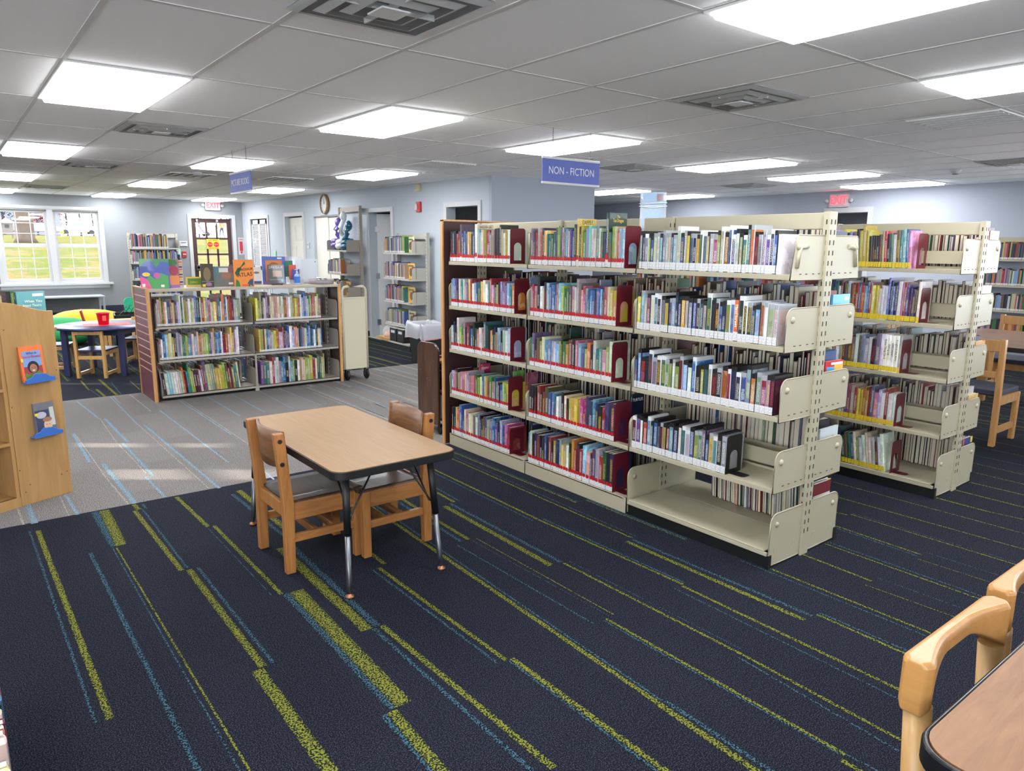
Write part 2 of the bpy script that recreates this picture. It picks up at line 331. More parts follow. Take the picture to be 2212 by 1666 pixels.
# ---- floor with inlaid carpet stripes
def seg(pts):   # stripes: (u0,v0,u1,v1,width,kind)
    out = []
    for (a, b, c_, d, wd, k) in pts:
        p = Zp(a, b); q = Zp(c_, d); out.append((p, q, wd, k))
    return out
ST = seg([(82,1147,238,1554,.026,'L'),(64,1148,206,1562,.012,'T'),(205,1106,248,1180,.05,'T'),(225,1103,262,1178,.055,'L'),(195,1195,436,1680,.02,'T'),
(252,1184,548,1680,.009,'L'),(242,1182,526,1680,.008,'T'),(289,1090,300,1101,.03,'L'),(308,1089,316,1099,.018,'T'),(291,1104,392,1233,.028,'L'),(308,1100,404,1227,.014,'T'),
(408,1231,568,1441,.032,'L'),(427,1226,590,1432,.018,'T'),(556,1448,722,1680,.048,'L'),(381,1074,449,1138,.026,'L'),(462,1136,608,1284,.022,'L'),(447,1139,588,1288,.006,'T'),
(640,1277,872,1522,.065,'L'),(618,1283,850,1531,.036,'T'),(846,1537,965,1680,.042,'L'),(829,1545,945,1680,.024,'T'),(606,1184,793,1361,.052,'L'),(628,1178,815,1353,.034,'T'),
(516,1060,646,1166,.04,'L'),(502,1068,630,1172,.026,'T'),(825,1352,1196,1660,.028,'L'),(808,1359,1164,1680,.02,'T'),(818,1227,1093,1427,.022,'L'),(805,1232,1075,1433,.014,'T'),
(801,1196,831,1219,.026,'L'),(640,985,1424,1521,.024,'L'),(655,985,1430,1514,.012,'T'),(1424,1522,1668,1690,.03,'L'),(1438,1515,1686,1680,.02,'T'),(1106,1423,1462,1684,.026,'L'),(1100,1428,1440,1682,.012,'T'),
(1309,1337,1826,1631,.016,'L'),(1304,1341,1822,1634,.01,'T'),(1816,1642,1900,1690,.02,'L'),(1828,1630,1900,1668,.008,'T'),(1028,1163,1325,1328,.007,'L'),(1020,1168,1316,1331,.004,'T'),
(988,1178,1282,1348,.011,'T'),(840,1061,1012,1166,.026,'L'),(828,1064,996,1170,.026,'T'),(961,1094,1190,1222,.036,'L'),(972,1088,1212,1215,.026,'T'),(1216,1216,1602,1414,.016,'L'),(1230,1213,1604,1404,.004,'T'),
(1604,1415,2010,1634,.016,'L'),(1596,1421,1960,1634,.01,'T'),(700,900,1161,1122,.018,'L'),(690,902,1151,1125,.012,'T'),(1163,1123,1475,1263,.016,'L'),(1172,1121,1478,1259,.014,'T'),
(1473,1266,1990,1513,.018,'L'),(1457,1272,1960,1520,.009,'T'),(760,896,1366,1163,.013,'L'),(770,895,1376,1160,.008,'T'),(845,1010,981,1085,.022,'L'),(858,1008,993,1083,.016,'T'),
(1353,1170,1738,1340,.03,'L'),(1366,1166,1754,1331,.024,'T'),(1765,1328,2010,1437,.016,'L'),(1772,1325,2010,1428,.014,'T'),(1664,1229,2045,1382,.015,'L'),(1600,1211,2035,1388,.01,'T'),
(1728,1196,1883,1256,.016,'L'),(1896,1249,2110,1326,.006,'T'),(1869,1264,2070,1336,.006,'L'),(1782,1175,2190,1321,.012,'L'),(1788,1171,2190,1313,.012,'T'),(1700,1101,1990,1199,.014,'L'),(1695,1103,1983,1202,.012,'T'),
(1983,1208,2212,1282,.005,'L'),(2001,1194,2230,1266,.005,'T'),(1700,1079,1830,1113,.012,'L'),(1836,1111,2230,1231,.012,'L'),(1842,1109,2230,1226,.006,'T'),(1650,1030,2230,1192,.012,'L'),(1650,1001,2230,1158,.010,'L'),
(1900,1043,2135,1106,.02,'L'),(2136,1106,2230,1127,.012,'L'),(1980,1038,2230,1101,.018,'L'),(2000,1020,2230,1074,.016,'L'),(2050,1008,2230,1051,.012,'L'),(2060,991,2230,1030,.01,'L'),(2050,972,2230,1010,.014,'T'),(2060,955,2230,990,.01,'L'),(2100,945,2230,972,.01,'L'),(2100,925,2230,950,.01,'T'),
(60,1090,75,1131,.035,'S'),(38,1098,51,1134,.016,'C'),(129,1072,149,1115,.008,'C'),(141,1069,168,1112,.022,'S'),(158,937,194,999,.03,'S'),(162,938,222,1022,.01,'C'),(221,1023,278,1090,.012,'C'),(222,1002,292,1088,.034,'S'),
(166,867,215,906,.022,'S'),(216,905,252,957,.01,'C'),(226,905,277,956,.03,'S'),(256,960,316,1023,.01,'C'),(264,957,331,1028,.026,'S'),(314,1030,356,1074,.022,'S'),(238,857,298,918,.016,'S'),(244,856,260,872,.01,'C'),(299,918,452,1056,.009,'C'),(311,918,474,1055,.022,'S'),
(280,852,326,889,.012,'C'),(344,886,493,999,.018,'S'),(385,864,500,939,.016,'S'),(392,863,447,900,.008,'C'),(447,899,545,966,.01,'C'),(447,857,519,899,.018,'S'),(501,852,572,891,.016,'S'),(557,843,633,884,.012,'S'),(602,839,694,876,.016,'S'),(676,848,754,879,.014,'C'),
(689,830,836,882,.012,'C'),(785,884,832,903,.03,'S'),(754,828,900,879,.014,'S'),(560,1010,640,1075,.014,'S'),(700,810,840,853,.01,'S'),(780,812,900,846,.014,'C'),(820,806,905,829,.014,'S'),(830,850,905,873,.012,'C'),
(174,822,192,843,.02,'L'),(208,841,227,857,.03,'L'),(214,820,254,855,.03,'L'),(196,843,218,858,.012,'T'),(240,826,262,853,.014,'T'),(281,823,302,842,.012,'L')])
fl = MB(); ub = []
def strip(poly_, y0, y1):
    fl.add([(XL, y0, 0), (XR, y0, 0), (XR, y1, 0), (XL, y1, 0)], [(0, 1, 2, 3)], poly_)
strip(0, YB, 4.66); strip(1, 4.66, 8.235); strip(0, 8.235, YN)
KI = {'L': 2, 'T': 3, 'S': 4, 'C': 5}; uvl = {}
def stripe(p, q, wd, k, z):
    n = len(fl.f); h_ = wd/2
    fl.add([(p[0]-h_, p[1], z), (p[0]+h_, p[1], z), (q[0]+h_, q[1], z), (q[0]-h_, q[1], z)], [(3, 2, 1, 0)], KI[k]); uvl[n] = 1
covered = []
for i, (p, q, wd, k) in enumerate(ST):
    stripe(p, q, wd, k, .0006 if k in 'TS' else .0009)
rr = random.Random(3)
def auto(x0, x1, y0, y1, grey):
    x = x0
    while x < x1:
        y = y0-rr.random()
        while y < y1:
            L = rr.choice((1, 1, 2)); a = max(y, y0+.002); b_ = min(y+L, y1-.002)
            if b_-a > .05:
                xx = x+rr.uniform(0, .1); wd = rr.choice((.008, .012, .018, .025, .045))
                stripe((xx, b_), (xx, a), wd, 'C' if grey else 'L', .0009)
                if rr.random() < .8: stripe((xx+wd/2+.012, b_), (xx+wd/2+.012, a), rr.choice((.006, .012, .02)), 'S' if grey else 'T', .0006)
            y += L
        x += .19
auto(XL, XR, 8.24, YN, False) if False else None
auto(XL, .7, 8.24, YN, False); auto(1.75, XR, 8.24, YN, False); auto(.75, 1.7, 9.4, YN, False)
auto(3.0, XR, 4.67, 8.23, True); auto(XL, -.2, 4.67, 8.23, True)
auto(XL, -.1, YB, 4.65, False); auto(2.9, 4.4, 2.3, 4.65, False); auto(4.6, XR, 2.6, 4.65, False); auto(7.0, XR, YB, 2.6, False); auto(0, 7, YB, .6, False)
auto(2.45, 3.0, 8.24, 8.24, False)
fo = fl.build('floor', [MATS[k] for k in ('navy_carpet', 'grey_carpet', 'lime_yarn', 'teal_yarn', 'sky_yarn', 'cream_yarn')])
u_ = fo.data.uv_layers.new(name='UVMap')
for fi in uvl:
    pl = fo.data.polygons[fi]
    for j, li in enumerate(pl.loop_indices): u_.data[li].uv = ((0, 0), (1, 0), (1, 1), (0, 1))[j] if False else ((0 if j in (0, 3) else 1), (0 if j < 2 else 1))
struct(fo)
# ---- ceiling: tiles + T-bars
GX = lambda i: (i+.973)*.61
GY = lambda j: (j+3.556)*1.235-(0 if j < 4 else .035*(j-4))
cl = MB(); holes = set()
LIGHTS = [(0,0),(3,0),(6,0),(10,0),(13,0),(16,0),(3,-3),(6,-3),(0,3),(0,6),(0,9),(3,3),(3,6),(3,9),(6,3),(6,6),(6,9),(13,2.95),(15.7,2.95),(0,-3),(-3,0),(-3,3),(-3,6),(-3,9),(-3,-3),(-5,0),(10,-4.2),(14,-4.2),(3,-5.5),(6,-5.5)]  # last entries are panels out of view, added to light the room
cl.box(XL, XR, YB, YN, H, H+.06, 0)
for i in range(-7, 19):
    x = GX(i)
    if XL < x < XR: cl.box(x-.012, x+.012, YB, YN, H-.003, H+.01, 1)
for j in range(-7, 11):
    y = GY(j)
    if YB < y < YN: cl.box(XL, XR, y-.012, y+.012, H-.0026, H+.01, 1)
struct(cl.build('ceiling', [ceilm, bar]))
# ---- walls (boxes around the openings)
def wall_y(name, y0, y1, x0, x1, holes_, m, h=H):
    b = MB(); xs = sorted(set([x0, x1]+[t for hh in holes_ for t in hh[:2]]))
    for a, c in zip(xs, xs[1:]):
        hh = [q for q in holes_ if q[0] <= a+1e-6 and q[1] >= c-1e-6]
        if not hh: b.box(a, c, y0, y1, 0, h)
        else:
            q = hh[0]
            if q[2] > 0: b.box(a, c, y0, y1, 0, q[2])
            if q[3] < h: b.box(a, c, y0, y1, q[3], h)
    return struct(b.build(name, m))
wall_y('wall_north', YN, YN+.2, XL-.2, XR, [(-3.0, -1.3, .76, 2.17), (-1.05, .65, .76, 2.17), (.90, 2.60, .76, 2.17), (4.31, 5.157, 0, 2.08)], mat('dimmed_grey_wall', (142, 146, 150), .7, bump=.06, bscale=300))  # greyer paint, darkened to offset the strong light of nearby panels
ADDED_SWIN = [(-3.2, -1.8, .8, 2.2), (-1.6, -.2, .8, 2.2), (8.2, 9.6, .8, 2.2), (9.8, 11.2, .8, 2.2)]  # unseen south windows, added to send daylight to the ceiling
wall_y('wall_south', YB-.2, YB, XL-.2, XR+.2, ADDED_SWIN, wallm)
def wall_x(name, fx, th, y0, y1, holes_, m, h=H, mb=None):
    b = MB(); ys = sorted(set([y0, y1]+[t for hh in holes_ for t in hh[:2]]))
    def blk(a, c, z0, z1):
        b.add([(fx(a), a, z0), (fx(a)+th, a, z0), (fx(c)+th, c, z0), (fx(c), c, z0), (fx(a), a, z1), (fx(a)+th, a, z1), (fx(c)+th, c, z1), (fx(c), c, z1)],
              [(3, 2, 1, 0), (4, 5, 6, 7), (0, 1, 5, 4), (1, 2, 6, 5), (2, 3, 7, 6), (3, 0, 4, 7)])
    for a, c in zip(ys, ys[1:]):
        hh = [q for q in holes_ if q[0] <= a+1e-6 and q[1] >= c-1e-6]
        if not hh: blk(a, c, 0, h)
        else:
            q = hh[0]
            if q[2] > 0: blk(a, c, 0, q[2])
            if q[3] < h: blk(a, c, q[3], h)
    return struct(b.build(name, m))
wall_x('wall_east', WX, .14, 7.92, YN, [(8.14, 8.86, 0, 2.07), (10.37, 11.05, 0, 2.06), (12.02, 13.13, 0, 2.05), (13.57, 14.36, 0, 2.07), (15.26, 16.18, 0, 2.06)], wallm)
# slate-coloured return wall and the block behind it
struct(MB().box(WX(7.92), 7.66, 7.86, 8.0, 0, H).build('wall_return', walld)); struct(MB().box(7.52, 7.66, 8.0, YN, 0, H).build('wall_recess', walld))
wall_x('wall_far_east', lambda y: XR, .2, YB, YN, [(-3.6, -.8, .8, 2.2), (-.4, 2.4, .8, 2.2), (5.66, 6.30, 0, 2.10)], walld)  # raised openings are unseen windows added for daylight
# west wall: unseen slits added to cast the sun streaks on the floor
ADDED_WWIN = [(-3.9, -2.3, .75, 2.25), (-2.1, -.5, .75, 2.25), (-.3, 1.3, .75, 2.25)]  # unseen west windows, added to brighten ceiling and book spines
SUN_SLITS = [(9.47, 9.64, 1.43, 1.81), (8.50, 8.80, 1.45, 1.84), (12.61, 12.75, 1.5, 1.9)]
wall_x('wall_west', lambda y: XL-.04, .04, YB, YN, ADDED_WWIN+SUN_SLITS, wallm)
n_ = 1
for a, c, z0, z1 in SUN_SLITS:
    n_ += 1
    b = MB(); zm = (z0+z1)/2
    b.box(XL-.04, XL, a, c, zm-.025, zm+.025)
    for zz in (z0, z1): b.box(XL-.14, XL+.01, a-.03, c+.03, zz-.015, zz+.015)
    struct(b.build('window_%d' % n_, white))
# frames of windows added out of view to bring in daylight
for (a, c, z0, z1) in ADDED_SWIN:
    n_ += 1; b = MB()
    for k in range(4): xx = a+(c-a)*k/3; b.box(xx-.03, xx+.03, YB-.12, YB-.06, z0, z1)
    for zz in (z0, (z0+z1)/2, z1): b.box(a, c, YB-.12, YB-.06, zz-.03, zz+.03)
    struct(b.build('window_%d' % n_, white))
for (a, c, z0, z1) in ((-3.6, -.8, .8, 2.2), (-.4, 2.4, .8, 2.2)):
    n_ += 1; b = MB()
    for k in range(4): yy = a+(c-a)*k/3; b.box(XR+.06, XR+.12, yy-.03, yy+.03, z0, z1)
    for zz in (z0, (z0+z1)/2, z1): b.box(XR+.06, XR+.12, a, c, zz-.03, zz+.03)
    struct(b.build('window_%d' % n_, white))
for (a, c, z0, z1) in ADDED_WWIN:
    n_ += 1; b = MB()
    for k in range(3): yy = a+(c-a)*k/2; b.box(XL-.06, XL-.01, yy-.03, yy+.03, z0, z1)
    for zz in (z0, (z0+z1)/2, z1): b.box(XL-.06, XL-.01, a, c, zz-.03, zz+.03)
    struct(b.build('window_%d' % n_, white))
for (a, c, z0, z1) in ((-3.0, -1.3, .76, 2.17), (-1.05, .65, .76, 2.17)):  # unseen north windows, added for extra daylight
    n_ += 1; b = MB()
    for k in range(3): xx = a+(c-a)*k/2; b.box(xx-.04, xx+.04, YN+.05, YN+.1, z0, z1)
    for zz in (z0, (z0+z1)/2, z1): b.box(a, c, YN+.05, YN+.1, zz-.03, zz+.03)
    struct(b.build('window_%d' % n_, white))
# small rooms behind the openings
b = MB(); b.box(WX(8)+.14, 7.5, 8.02, 8.06, 0, H); b.box(7.46, 7.5, 8.02, 16.6, 0, H)
for y in (9.6, 11.9, 13.3, 14.8): b.box(WX(y)+.14, 7.5, y-.03, y+.03, 0, H)
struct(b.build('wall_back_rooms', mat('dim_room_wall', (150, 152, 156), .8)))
# cabinets standing in the dark room behind the near doorway
t = thing('storage_cabinet', 'dark grey storage cabinet seen through the doorway above the near shelving', 'cabinet', (6.9, 8.9, 0), 0)
MB().box(-.25, .25, -.55, .55, 0, 1.86).build('body', mat('grey_cab', (92, 94, 98), .6), t)
for s_ in (-.28, .28): MB().box(-.27, -.25, s_-.26, s_+.26, .08, 1.8).build('door', mat('grey_cab2', (70, 72, 78), .6), t)
# baseboards
struct(MB().box(XL, 4.24, YN-.015, YN, 0, .29).build('baseboard_north', navyb))
struct(MB().box(XR-.015, XR, YB, 5.58, 0, .1).build('baseboard_far_east', navyb))
b = MB()
for a, c in ((7.92, 8.06), (8.94, 10.28), (11.14, 11.97), (13.18, 13.48), (14.45, 15.17)):
    b.add([(WX(a)-.012, a, 0), (WX(a), a, 0), (WX(c), c, 0), (WX(c)-.012, c, 0), (WX(a)-.012, a, .1), (WX(a), a, .1), (WX(c), c, .1), (WX(c)-.012, c, .1)],
          [(3, 2, 1, 0), (4, 5, 6, 7), (0, 1, 5, 4), (1, 2, 6, 5), (2, 3, 7, 6), (3, 0, 4, 7)])
struct(b.build('baseboard_east', navyb))
# ---- big double window in north wall
wt = struct(thing('window_1', None, None, (0, YN, 0)))
b = MB(); X0, X1, Z0, Z1 = .90, 2.60, .76, 2.17
b.box(X0-.05, X1+.05, -.03, 0, Z1-.01, Z1+.05); b.box(X0-.05, X0+.03, -.03, 0, Z0, Z1); b.box(X1-.03, X1+.05, -.03, 0, Z0, Z1)
b.box(X0, X0+.03, 0, .16, Z0, Z1); b.box(X1-.03, X1, 0, .16, Z0, Z1); b.box(X0, X1, 0, .16, Z1-.03, Z1); b.box(X0, X1, 0, .16, Z0, Z0+.03); b.box(1.70, 1.80, -.02, .14, Z0, Z1)
b.build('window_frame', white, wt, bevel=.004)
b = MB(); b.box(X0-.12, X1+.12, -.09, .02, Z0-.045, Z0); b.box(X0-.06, X1+.06, -.025, 0, Z0-.11, Z0-.045); b.build('window_sill', white, wt, bevel=.006)
for xa, xb in ((.93, 1.70), (1.80, 2.57)):
    for za, zb, yy in ((.79, 1.49, .03), (1.46, 2.14, .07)):
        s = MB(); st = .045
        s.box(xa, xa+st, yy, yy+.035, za, zb); s.box(xb-st, xb, yy, yy+.035, za, zb); s.box(xa+.001, xb-.001, yy+.002, yy+.033, za+.001, za+st+.01); s.box(xa+.001, xb-.001, yy+.002, yy+.033, zb-st, zb-.001)
        for k in (1, 2):
            xx = xa+st+(xb-xa-2*st)*k/3; s.box(xx-.007, xx+.007, yy+.01, yy+.025, za+.01, zb-.01)
            zz = za+st+(zb-za-2*st)*k/3; s.box(xa+.01, xb-.01, yy+.0105, yy+.0245, zz-.007, zz+.007)
        so = s.build('sash', white, wt)
        MB().box(xa+st, xb-st, yy+.016, yy+.018, za+st, zb-st).build('pane', glass, so)
# ---- exit door, north wall
def casing(b, a0, a1, ztop, wd, th, axis):   # frame around an opening on a wall; a = coordinate along wall
    for (p, q, z0, z1) in ((a0-wd, a0, 0, ztop+wd), (a1, a1+wd, 0, ztop+wd), (a0, a1, ztop, ztop+wd)):
        if axis == 'y': b.box(p, q, YN-th, YN, z0, z1)
        else:
            b.add([(WX(p)-th, p, z0), (WX(p), p, z0), (WX(q), q, z0), (WX(q)-th, q, z0), (WX(p)-th, p, z1), (WX(p), p, z1), (WX(q), q, z1), (WX(q)-th, q, z1)],
                  [(3, 2, 1, 0), (4, 5, 6, 7), (0, 1, 5, 4), (1, 2, 6, 5), (2, 3, 7, 6), (3, 0, 4, 7)])
b = MB(); casing(b, 4.31, 5.157, 2.08, .075, .02, 'y'); struct(b.build('trim_1', white, bevel=.004))
dbrown = mat('brown_door', (68, 42, 42), .5)
d1 = struct(thing('door_1', None, None, (0, YN, 0)))
b = MB(); x0, x1 = 4.32, 5.147; b.box(x0, x0+.09, .05, .095, 0, 2.07); b.box(x1-.09, x1, .05, .095, 0, 2.07); b.box(x0+.001, x1-.001, .051, .094, 1.98, 2.069); b.box(x0+.001, x1-.001, .051, .094, .001, .3)
for k in (1, 2): xx = x0+.09+(x1-x0-.18)*k/3; b.box(xx-.02, xx+.02, .055, .09, .3, 1.98)
for k in range(1, 5): zz = 1.98-(1.68)*k/5; b.box(x0, x1, .055, .09, zz-.02, zz+.02)
dl = b.build('door_leaf', dbrown, d1, bevel=.003)
MB().box(x0+.09, x1-.09, .07, .073, .3, 1.98).build('pane', glass, dl)
b = MB(); b.box(x0+.05, x1-.05, .0, .03, 1.0, 1.05); b.box(x0+.04, x0+.12, 0, .05, .97, 1.08); b.box(x1-.12, x1-.04, 0, .05, .97, 1.08); b.build('push_bar', dsteel, d1, bevel=.003)
b = MB(); pts = [(4.43+.42*k/10, .03, 2.02-.0-.28*(1-((k-5)/5)**2)) for k in range(11)]; b.tube(pts, .011, 6); b.box(4.41, 4.45, .01, .05, 2.0, 2.05); b.box(4.83, 4.87, .01, .05, 2.0, 2.05); b.build('closer_strap', mat('strap_grey', (150, 150, 152), .6), d1)
# NO EXIT sign on the glass
s = thing('warning_sign', 'yellow NO EXIT sign with two red stop shapes taped on the brown exit door', 'sign', (4.74, YN+.03, 1.53), 0)
MB().box(-.135, .135, 0, .004, -.105, .105).build('sign_panel', mat('sign_yellow', (228, 200, 60), .5), s)
for sx_ in (-.067, .067):
    MB().prism([(.058*cos(radians(22.5+45*k)), .058*sin(radians(22.5+45*k))) for k in range(8)], 0, .003, 'z', 0, basis((sx_, -.001, -.01), (1, 0, 0), (0, 0, 1))).build('stop_octagon', mat('sign_red', (204, 40, 44), .5), s)
    text('STOP', .034, white, basis((sx_, -.005, -.01), (1, 0, 0), (0, 0, 1)), s)
text('NO EXIT', .052, mat('ink', (20, 20, 20), .6), basis((0, -.002, .077), (1, 0, 0), (0, 0, 1)), s)
text('ALARM WILL SOUND', .022, MATS['ink'], basis((0, -.002, -.088), (1, 0, 0), (0, 0, 1)), s)
# EXIT signs
exitred = mat('exit_red', (255, 48, 60), .5, emit=1.6); exitw = mat('exit_housing', (206, 190, 192), .5)
def exit_sign(M_, label):
    s = thing('exit_sign', label, 'sign', (0, 0, 0)); s.matrix_world = M_   # local: x right, y up-normal towards the room, z up
    MB().prism(rrect(-.155, .155, -.1, .1, .02, 3), 0, .05, 'z', 0, basis((0, 0, 0), (1, 0, 0), (0, 0, 1))).build('housing', exitw, s)
    text('EXIT', .17, exitred, basis((0, -.052, 0), (1, 0, 0), (0, 0, 1)), s, bold=.004, sx=.78)
    for sx_ in (-.2, .2):
        o = MB(); o.lathe([(.012, -.01), (.03, 0), (.034, .03), (.03, .045), (.012, .05)], 14, 0, basis((sx_, -.01, -.0), (1, 0, 0), (0, 0, 1))); o.tube([(sx_*.75, -.02, 0), (sx_, -.02, 0)], .007, 6); o.build('emergency_lamp', white, s)
exit_sign(Matrix.Translation((4.765, YN-.001, 2.345)), 'red lit EXIT sign with lamps above the brown glazed door')
exit_sign(Matrix.Translation((XR-.002, 6.13, 2.29)) @ Matrix.Rotation(radians(-90), 4, 'Z'), 'red lit EXIT sign high on the far right wall above a doorway')
# ---- doors of the east wall
b = MB()
casing(b, 15.26, 16.18, 2.06, .07, .018, 'x'); casing(b, 13.57, 14.36, 2.07, .075, .018, 'x'); casing(b, 10.37, 11.05, 2.06, .07, .02, 'x'); casing(b, 8.14, 8.86, 2.07, .07, .02, 'x')
struct(b.build('trim_2', white, bevel=.004))
def rot_door(name, y_hinge, wdt, h, xo, ang, style, m, knob=True):
    # leaf local: x along width from hinge (towards -y), y thickness; ang opens into the back room
    d = struct(thing(name, None, None, (WX(y_hinge)+xo, y_hinge, .01), radians(-90)+ang)); b = MB(); g = .004
    if style == 'panel6':
        b.box(0, wdt, -.02, .02, 0, h)
        for cx_ in (.27, .73):
            for z0, z1 in ((.1, .4), (.46, .74), (.78, .93)):
                x0 = wdt*(cx_-.17); x1 = wdt*(cx_+.17)
                for sgn in (-1, 1):
                    y0 = sgn*.02
                    b.box(x0, x1, min(y0, y0-sgn*-.006), max(y0, y0+sgn*.006), h*z0, h*z1)
                    b.box(x0+.03, x1-.03, min(y0, y0+sgn*.012), max(y0, y0+sgn*.012), h*z0+.03, h*z1-.03)
    elif style == 'louvre':
        for k in range(2):
            a = k*wdt/2+.003; c = (k+1)*wdt/2-.003; st = .055
            b.box(a, a+st, -.015, .015, 0, h); b.box(c-st, c, -.015, .015, 0, h); b.box(a, c, -.015, .015, 0, .12); b.box(a, c, -.015, .015, h-.09, h); b.box(a, c, -.015, .015, h*.48, h*.48+.09)
            b.box(a+st-.002, c-st+.002, .012, .0135, .1, h-.08)
            z = .14
            while z < h-.1:
                if not (h*.48-.02 < z < h*.48+.09): b.add([(a+st, -.013, z), (c-st, -.013, z), (c-st, .013, z+.022), (a+st, .013, z+.022), (a+st, -.013, z+.005), (c-st, -.013, z+.005), (c-st, .013, z+.027), (a+st, .013, z+.027)], [(0, 1, 2, 3), (7, 6, 5, 4), (0, 4, 5, 1), (2, 6, 7, 3)])
                z += .03
    else:
        for k in range(2): b.box(k*wdt/2+.002, (k+1)*wdt/2-.002, -.015+.02*k, .015+.02*k, 0, h)
    b.build('door_leaf', m, d, bevel=.002)
    if knob: MB().lathe([(.008, 0), (.01, .03), (.026, .045), (.026, .065), (.012, .075)], 12, 0, basis((wdt*(.93 if style == 'panel6' else .47), -.02, .95), (1, 0, 0), (0, 0, 1))).build('door_handle', dsteel, d)
    return d
rot_door('door_2', 16.17, .90, 2.03, .03, 0, 'louvre', white)
rot_door('door_3', 14.35, .77, 2.04, .09, 0, 'panel6', offwh)
rot_door('door_4', 13.12, 1.09, 2.03, .06, 0, 'slab', offwh, False)
dd = rot_door('door_5', 11.03, .68, 2.03, .12, radians(58), 'panel6', mat('grey_door', (196, 198, 198), .45))
for z in (.25, 1.02, 1.78): MB().box(-.03, .03, -.03, -.02, z-.045, z+.045).build('hinge', dsteel, dd)
struct(MB().box(WX(12.6)-.01, WX(12.6)+.14, 12.0, 13.15, 2.03, 2.06).build('trim_3', mat('track_grey', (120, 122, 124), .5)))
struct(MB().box(WX(10.7)-.06, WX(10.7)+.2, 10.3, 11.15, .0, .012).build('trim_5', mat('threshold', (186, 184, 176), .6)))
# far east doorway casing
b = MB(); b.box(XR-.02, XR, 5.58, 5.66, 0, 2.18); b.box(XR-.02, XR, 6.30, 6.38, 0, 2.18); b.box(XR-.02, XR, 5.66, 6.30, 2.10, 2.18); struct(b.build('trim_4', white, bevel=.004))
struct(MB().box(XR+.9, XR+.95, 4.5, 7.5, 0, H).box(XR+.2, XR+.95, 4.5, 4.55, 0, H).box(XR+.2, XR+.95, 7.45, 7.5, 0, H).box(XR+.2, XR+.95, 4.5, 7.5, H, H+.05).box(XR+.2, XR+.95, 4.5, 7.5, -.05, 0).build('wall_corridor', MATS['dim_room_wall']))

# ================================================================== CEILING FITTINGS
frame_m = mat('light_frame', (214, 214, 212), .5)
def w_(i, j): return GX(i), GY(j)
def lightlabel(i, j):
    names = {(0,0): 'large lit ceiling panel at the upper left above the low slatwall bookcase aisle', (3,0): 'lit ceiling panel left of centre, above the small table', (6,0): 'lit ceiling panel just behind the NON-FICTION sign',
             (10,0): 'lit ceiling panel right of NON-FICTION sign, nearest of three in a row', (13,0): 'lit ceiling panel, middle of three in a row over the right shelving', (16,0): 'lit ceiling panel, farthest right of three before the far wall',
             (3,-3): 'very large lit ceiling panel cut by the top edge of the photo', (6,-3): 'lit ceiling panel cut by the right edge of the photo', (0,3): 'lit ceiling panel at left edge, nearest of three in line',
             (0,6): 'lit ceiling panel at left edge, middle of three in line', (0,9): 'small sliver of lit ceiling panel at left edge, farthest of three', (3,3): 'lit ceiling panel right behind the PICTURE BOOKS sign chains',
             (3,6): 'lit ceiling panel left of the PICTURE BOOKS sign', (3,9): 'lit ceiling panel nearest the window wall, left of the exit door', (6,3): 'lit ceiling panel left of the small flat return grille',
             (6,6): 'lit ceiling panel just right of the PICTURE BOOKS sign', (6,9): 'lit ceiling panel right above the EXIT sign of the window wall', (13,2.95): 'lit ceiling panel beside the slate return wall edge', (15.7,2.95): 'lit ceiling panel behind the clear brochure holder'}
    return names.get((i, j), 'added lit ceiling panel outside the view, lighting the reading room')
L0 = thing('ceiling_light', '', 'ceiling light', (0, 0, H), 0, 'lit ceiling panels')
def lp():
    b = MB(); a = .293; c = .603
    for r_ in ((-a-.012, a+.012, -c-.012, -c+.012), (-a-.012, a+.012, c-.012, c+.012)): b.box(r_[0], r_[1], r_[2], r_[3], -.012, 0)
    for r_ in ((-a-.012, -a+.012), (a-.012, a+.012)): b.box(r_[0], r_[1], -c+.012, c-.012, -.012, 0)
    b.build('light_frame', frame_m, L0)
    d = MB(); d.add([(-a+.02, -c+.02, -.034), (a-.02, -c+.02, -.034), (a-.02, c-.02, -.034), (-a+.02, c-.02, -.034), (-a+.01, -c+.01, -.002), (a-.01, -c+.01, -.002), (a-.01, c-.01, -.002), (-a+.01, c-.01, -.002)],
          [(3, 2, 1, 0), (0, 1, 5, 4), (1, 2, 6, 5), (2, 3, 7, 6), (3, 0, 4, 7), (4, 5, 6, 7)]); d.build('diffuser', lamp, L0)  # lens shaped to hang lower so its glowing sides light the ceiling
lp()
for n, (i, j) in enumerate(LIGHTS):
    o = L0 if n == 0 else copy_tree(L0)
    x, y = w_(i+.5, j+.5); y -= (.13 if j == 9 else 0); o.location = (x, y, H); o['label'] = lightlabel(i, j)
ventm = mat('vent_white', (226, 226, 224), .5); ventd = mat('vent_dark', (150, 152, 154), .8)
def vent_louver(i, j, label, rz=0):
    x, y = w_(i, j); t = thing('ceiling_vent', label, 'air vent', (x, y, H), rz, 'square air diffusers in the ceiling')
    MB().box(-.29, .29, -.29, .29, -.004, 0).build('backing', ventd, t)
    b = MB()
    for k, (r_, z) in enumerate(((.29, -.006), (.215, -.014), (.14, -.02))):
        ri = r_-.035
        vo = [(-r_, -r_, z), (r_, -r_, z), (r_, r_, z), (-r_, r_, z), (-ri, -ri, z-.014), (ri, -ri, z-.014), (ri, ri, z-.014), (-ri, ri, z-.014)]
        b.add(vo, [(4, 5, 1, 0), (5, 6, 2, 1), (6, 7, 3, 2), (7, 4, 0, 3), (0, 1, 5, 4), (1, 2, 6, 5), (2, 3, 7, 6), (3, 0, 4, 7)])
    b.box(-.06, .06, -.06, .06, -.036, -.03); b.box(-.2, .2, -.004, .004, -.026, -.004); b.box(-.004, .004, -.2, .2, -.026, -.004)
    b.build('louvres', ventm, t)
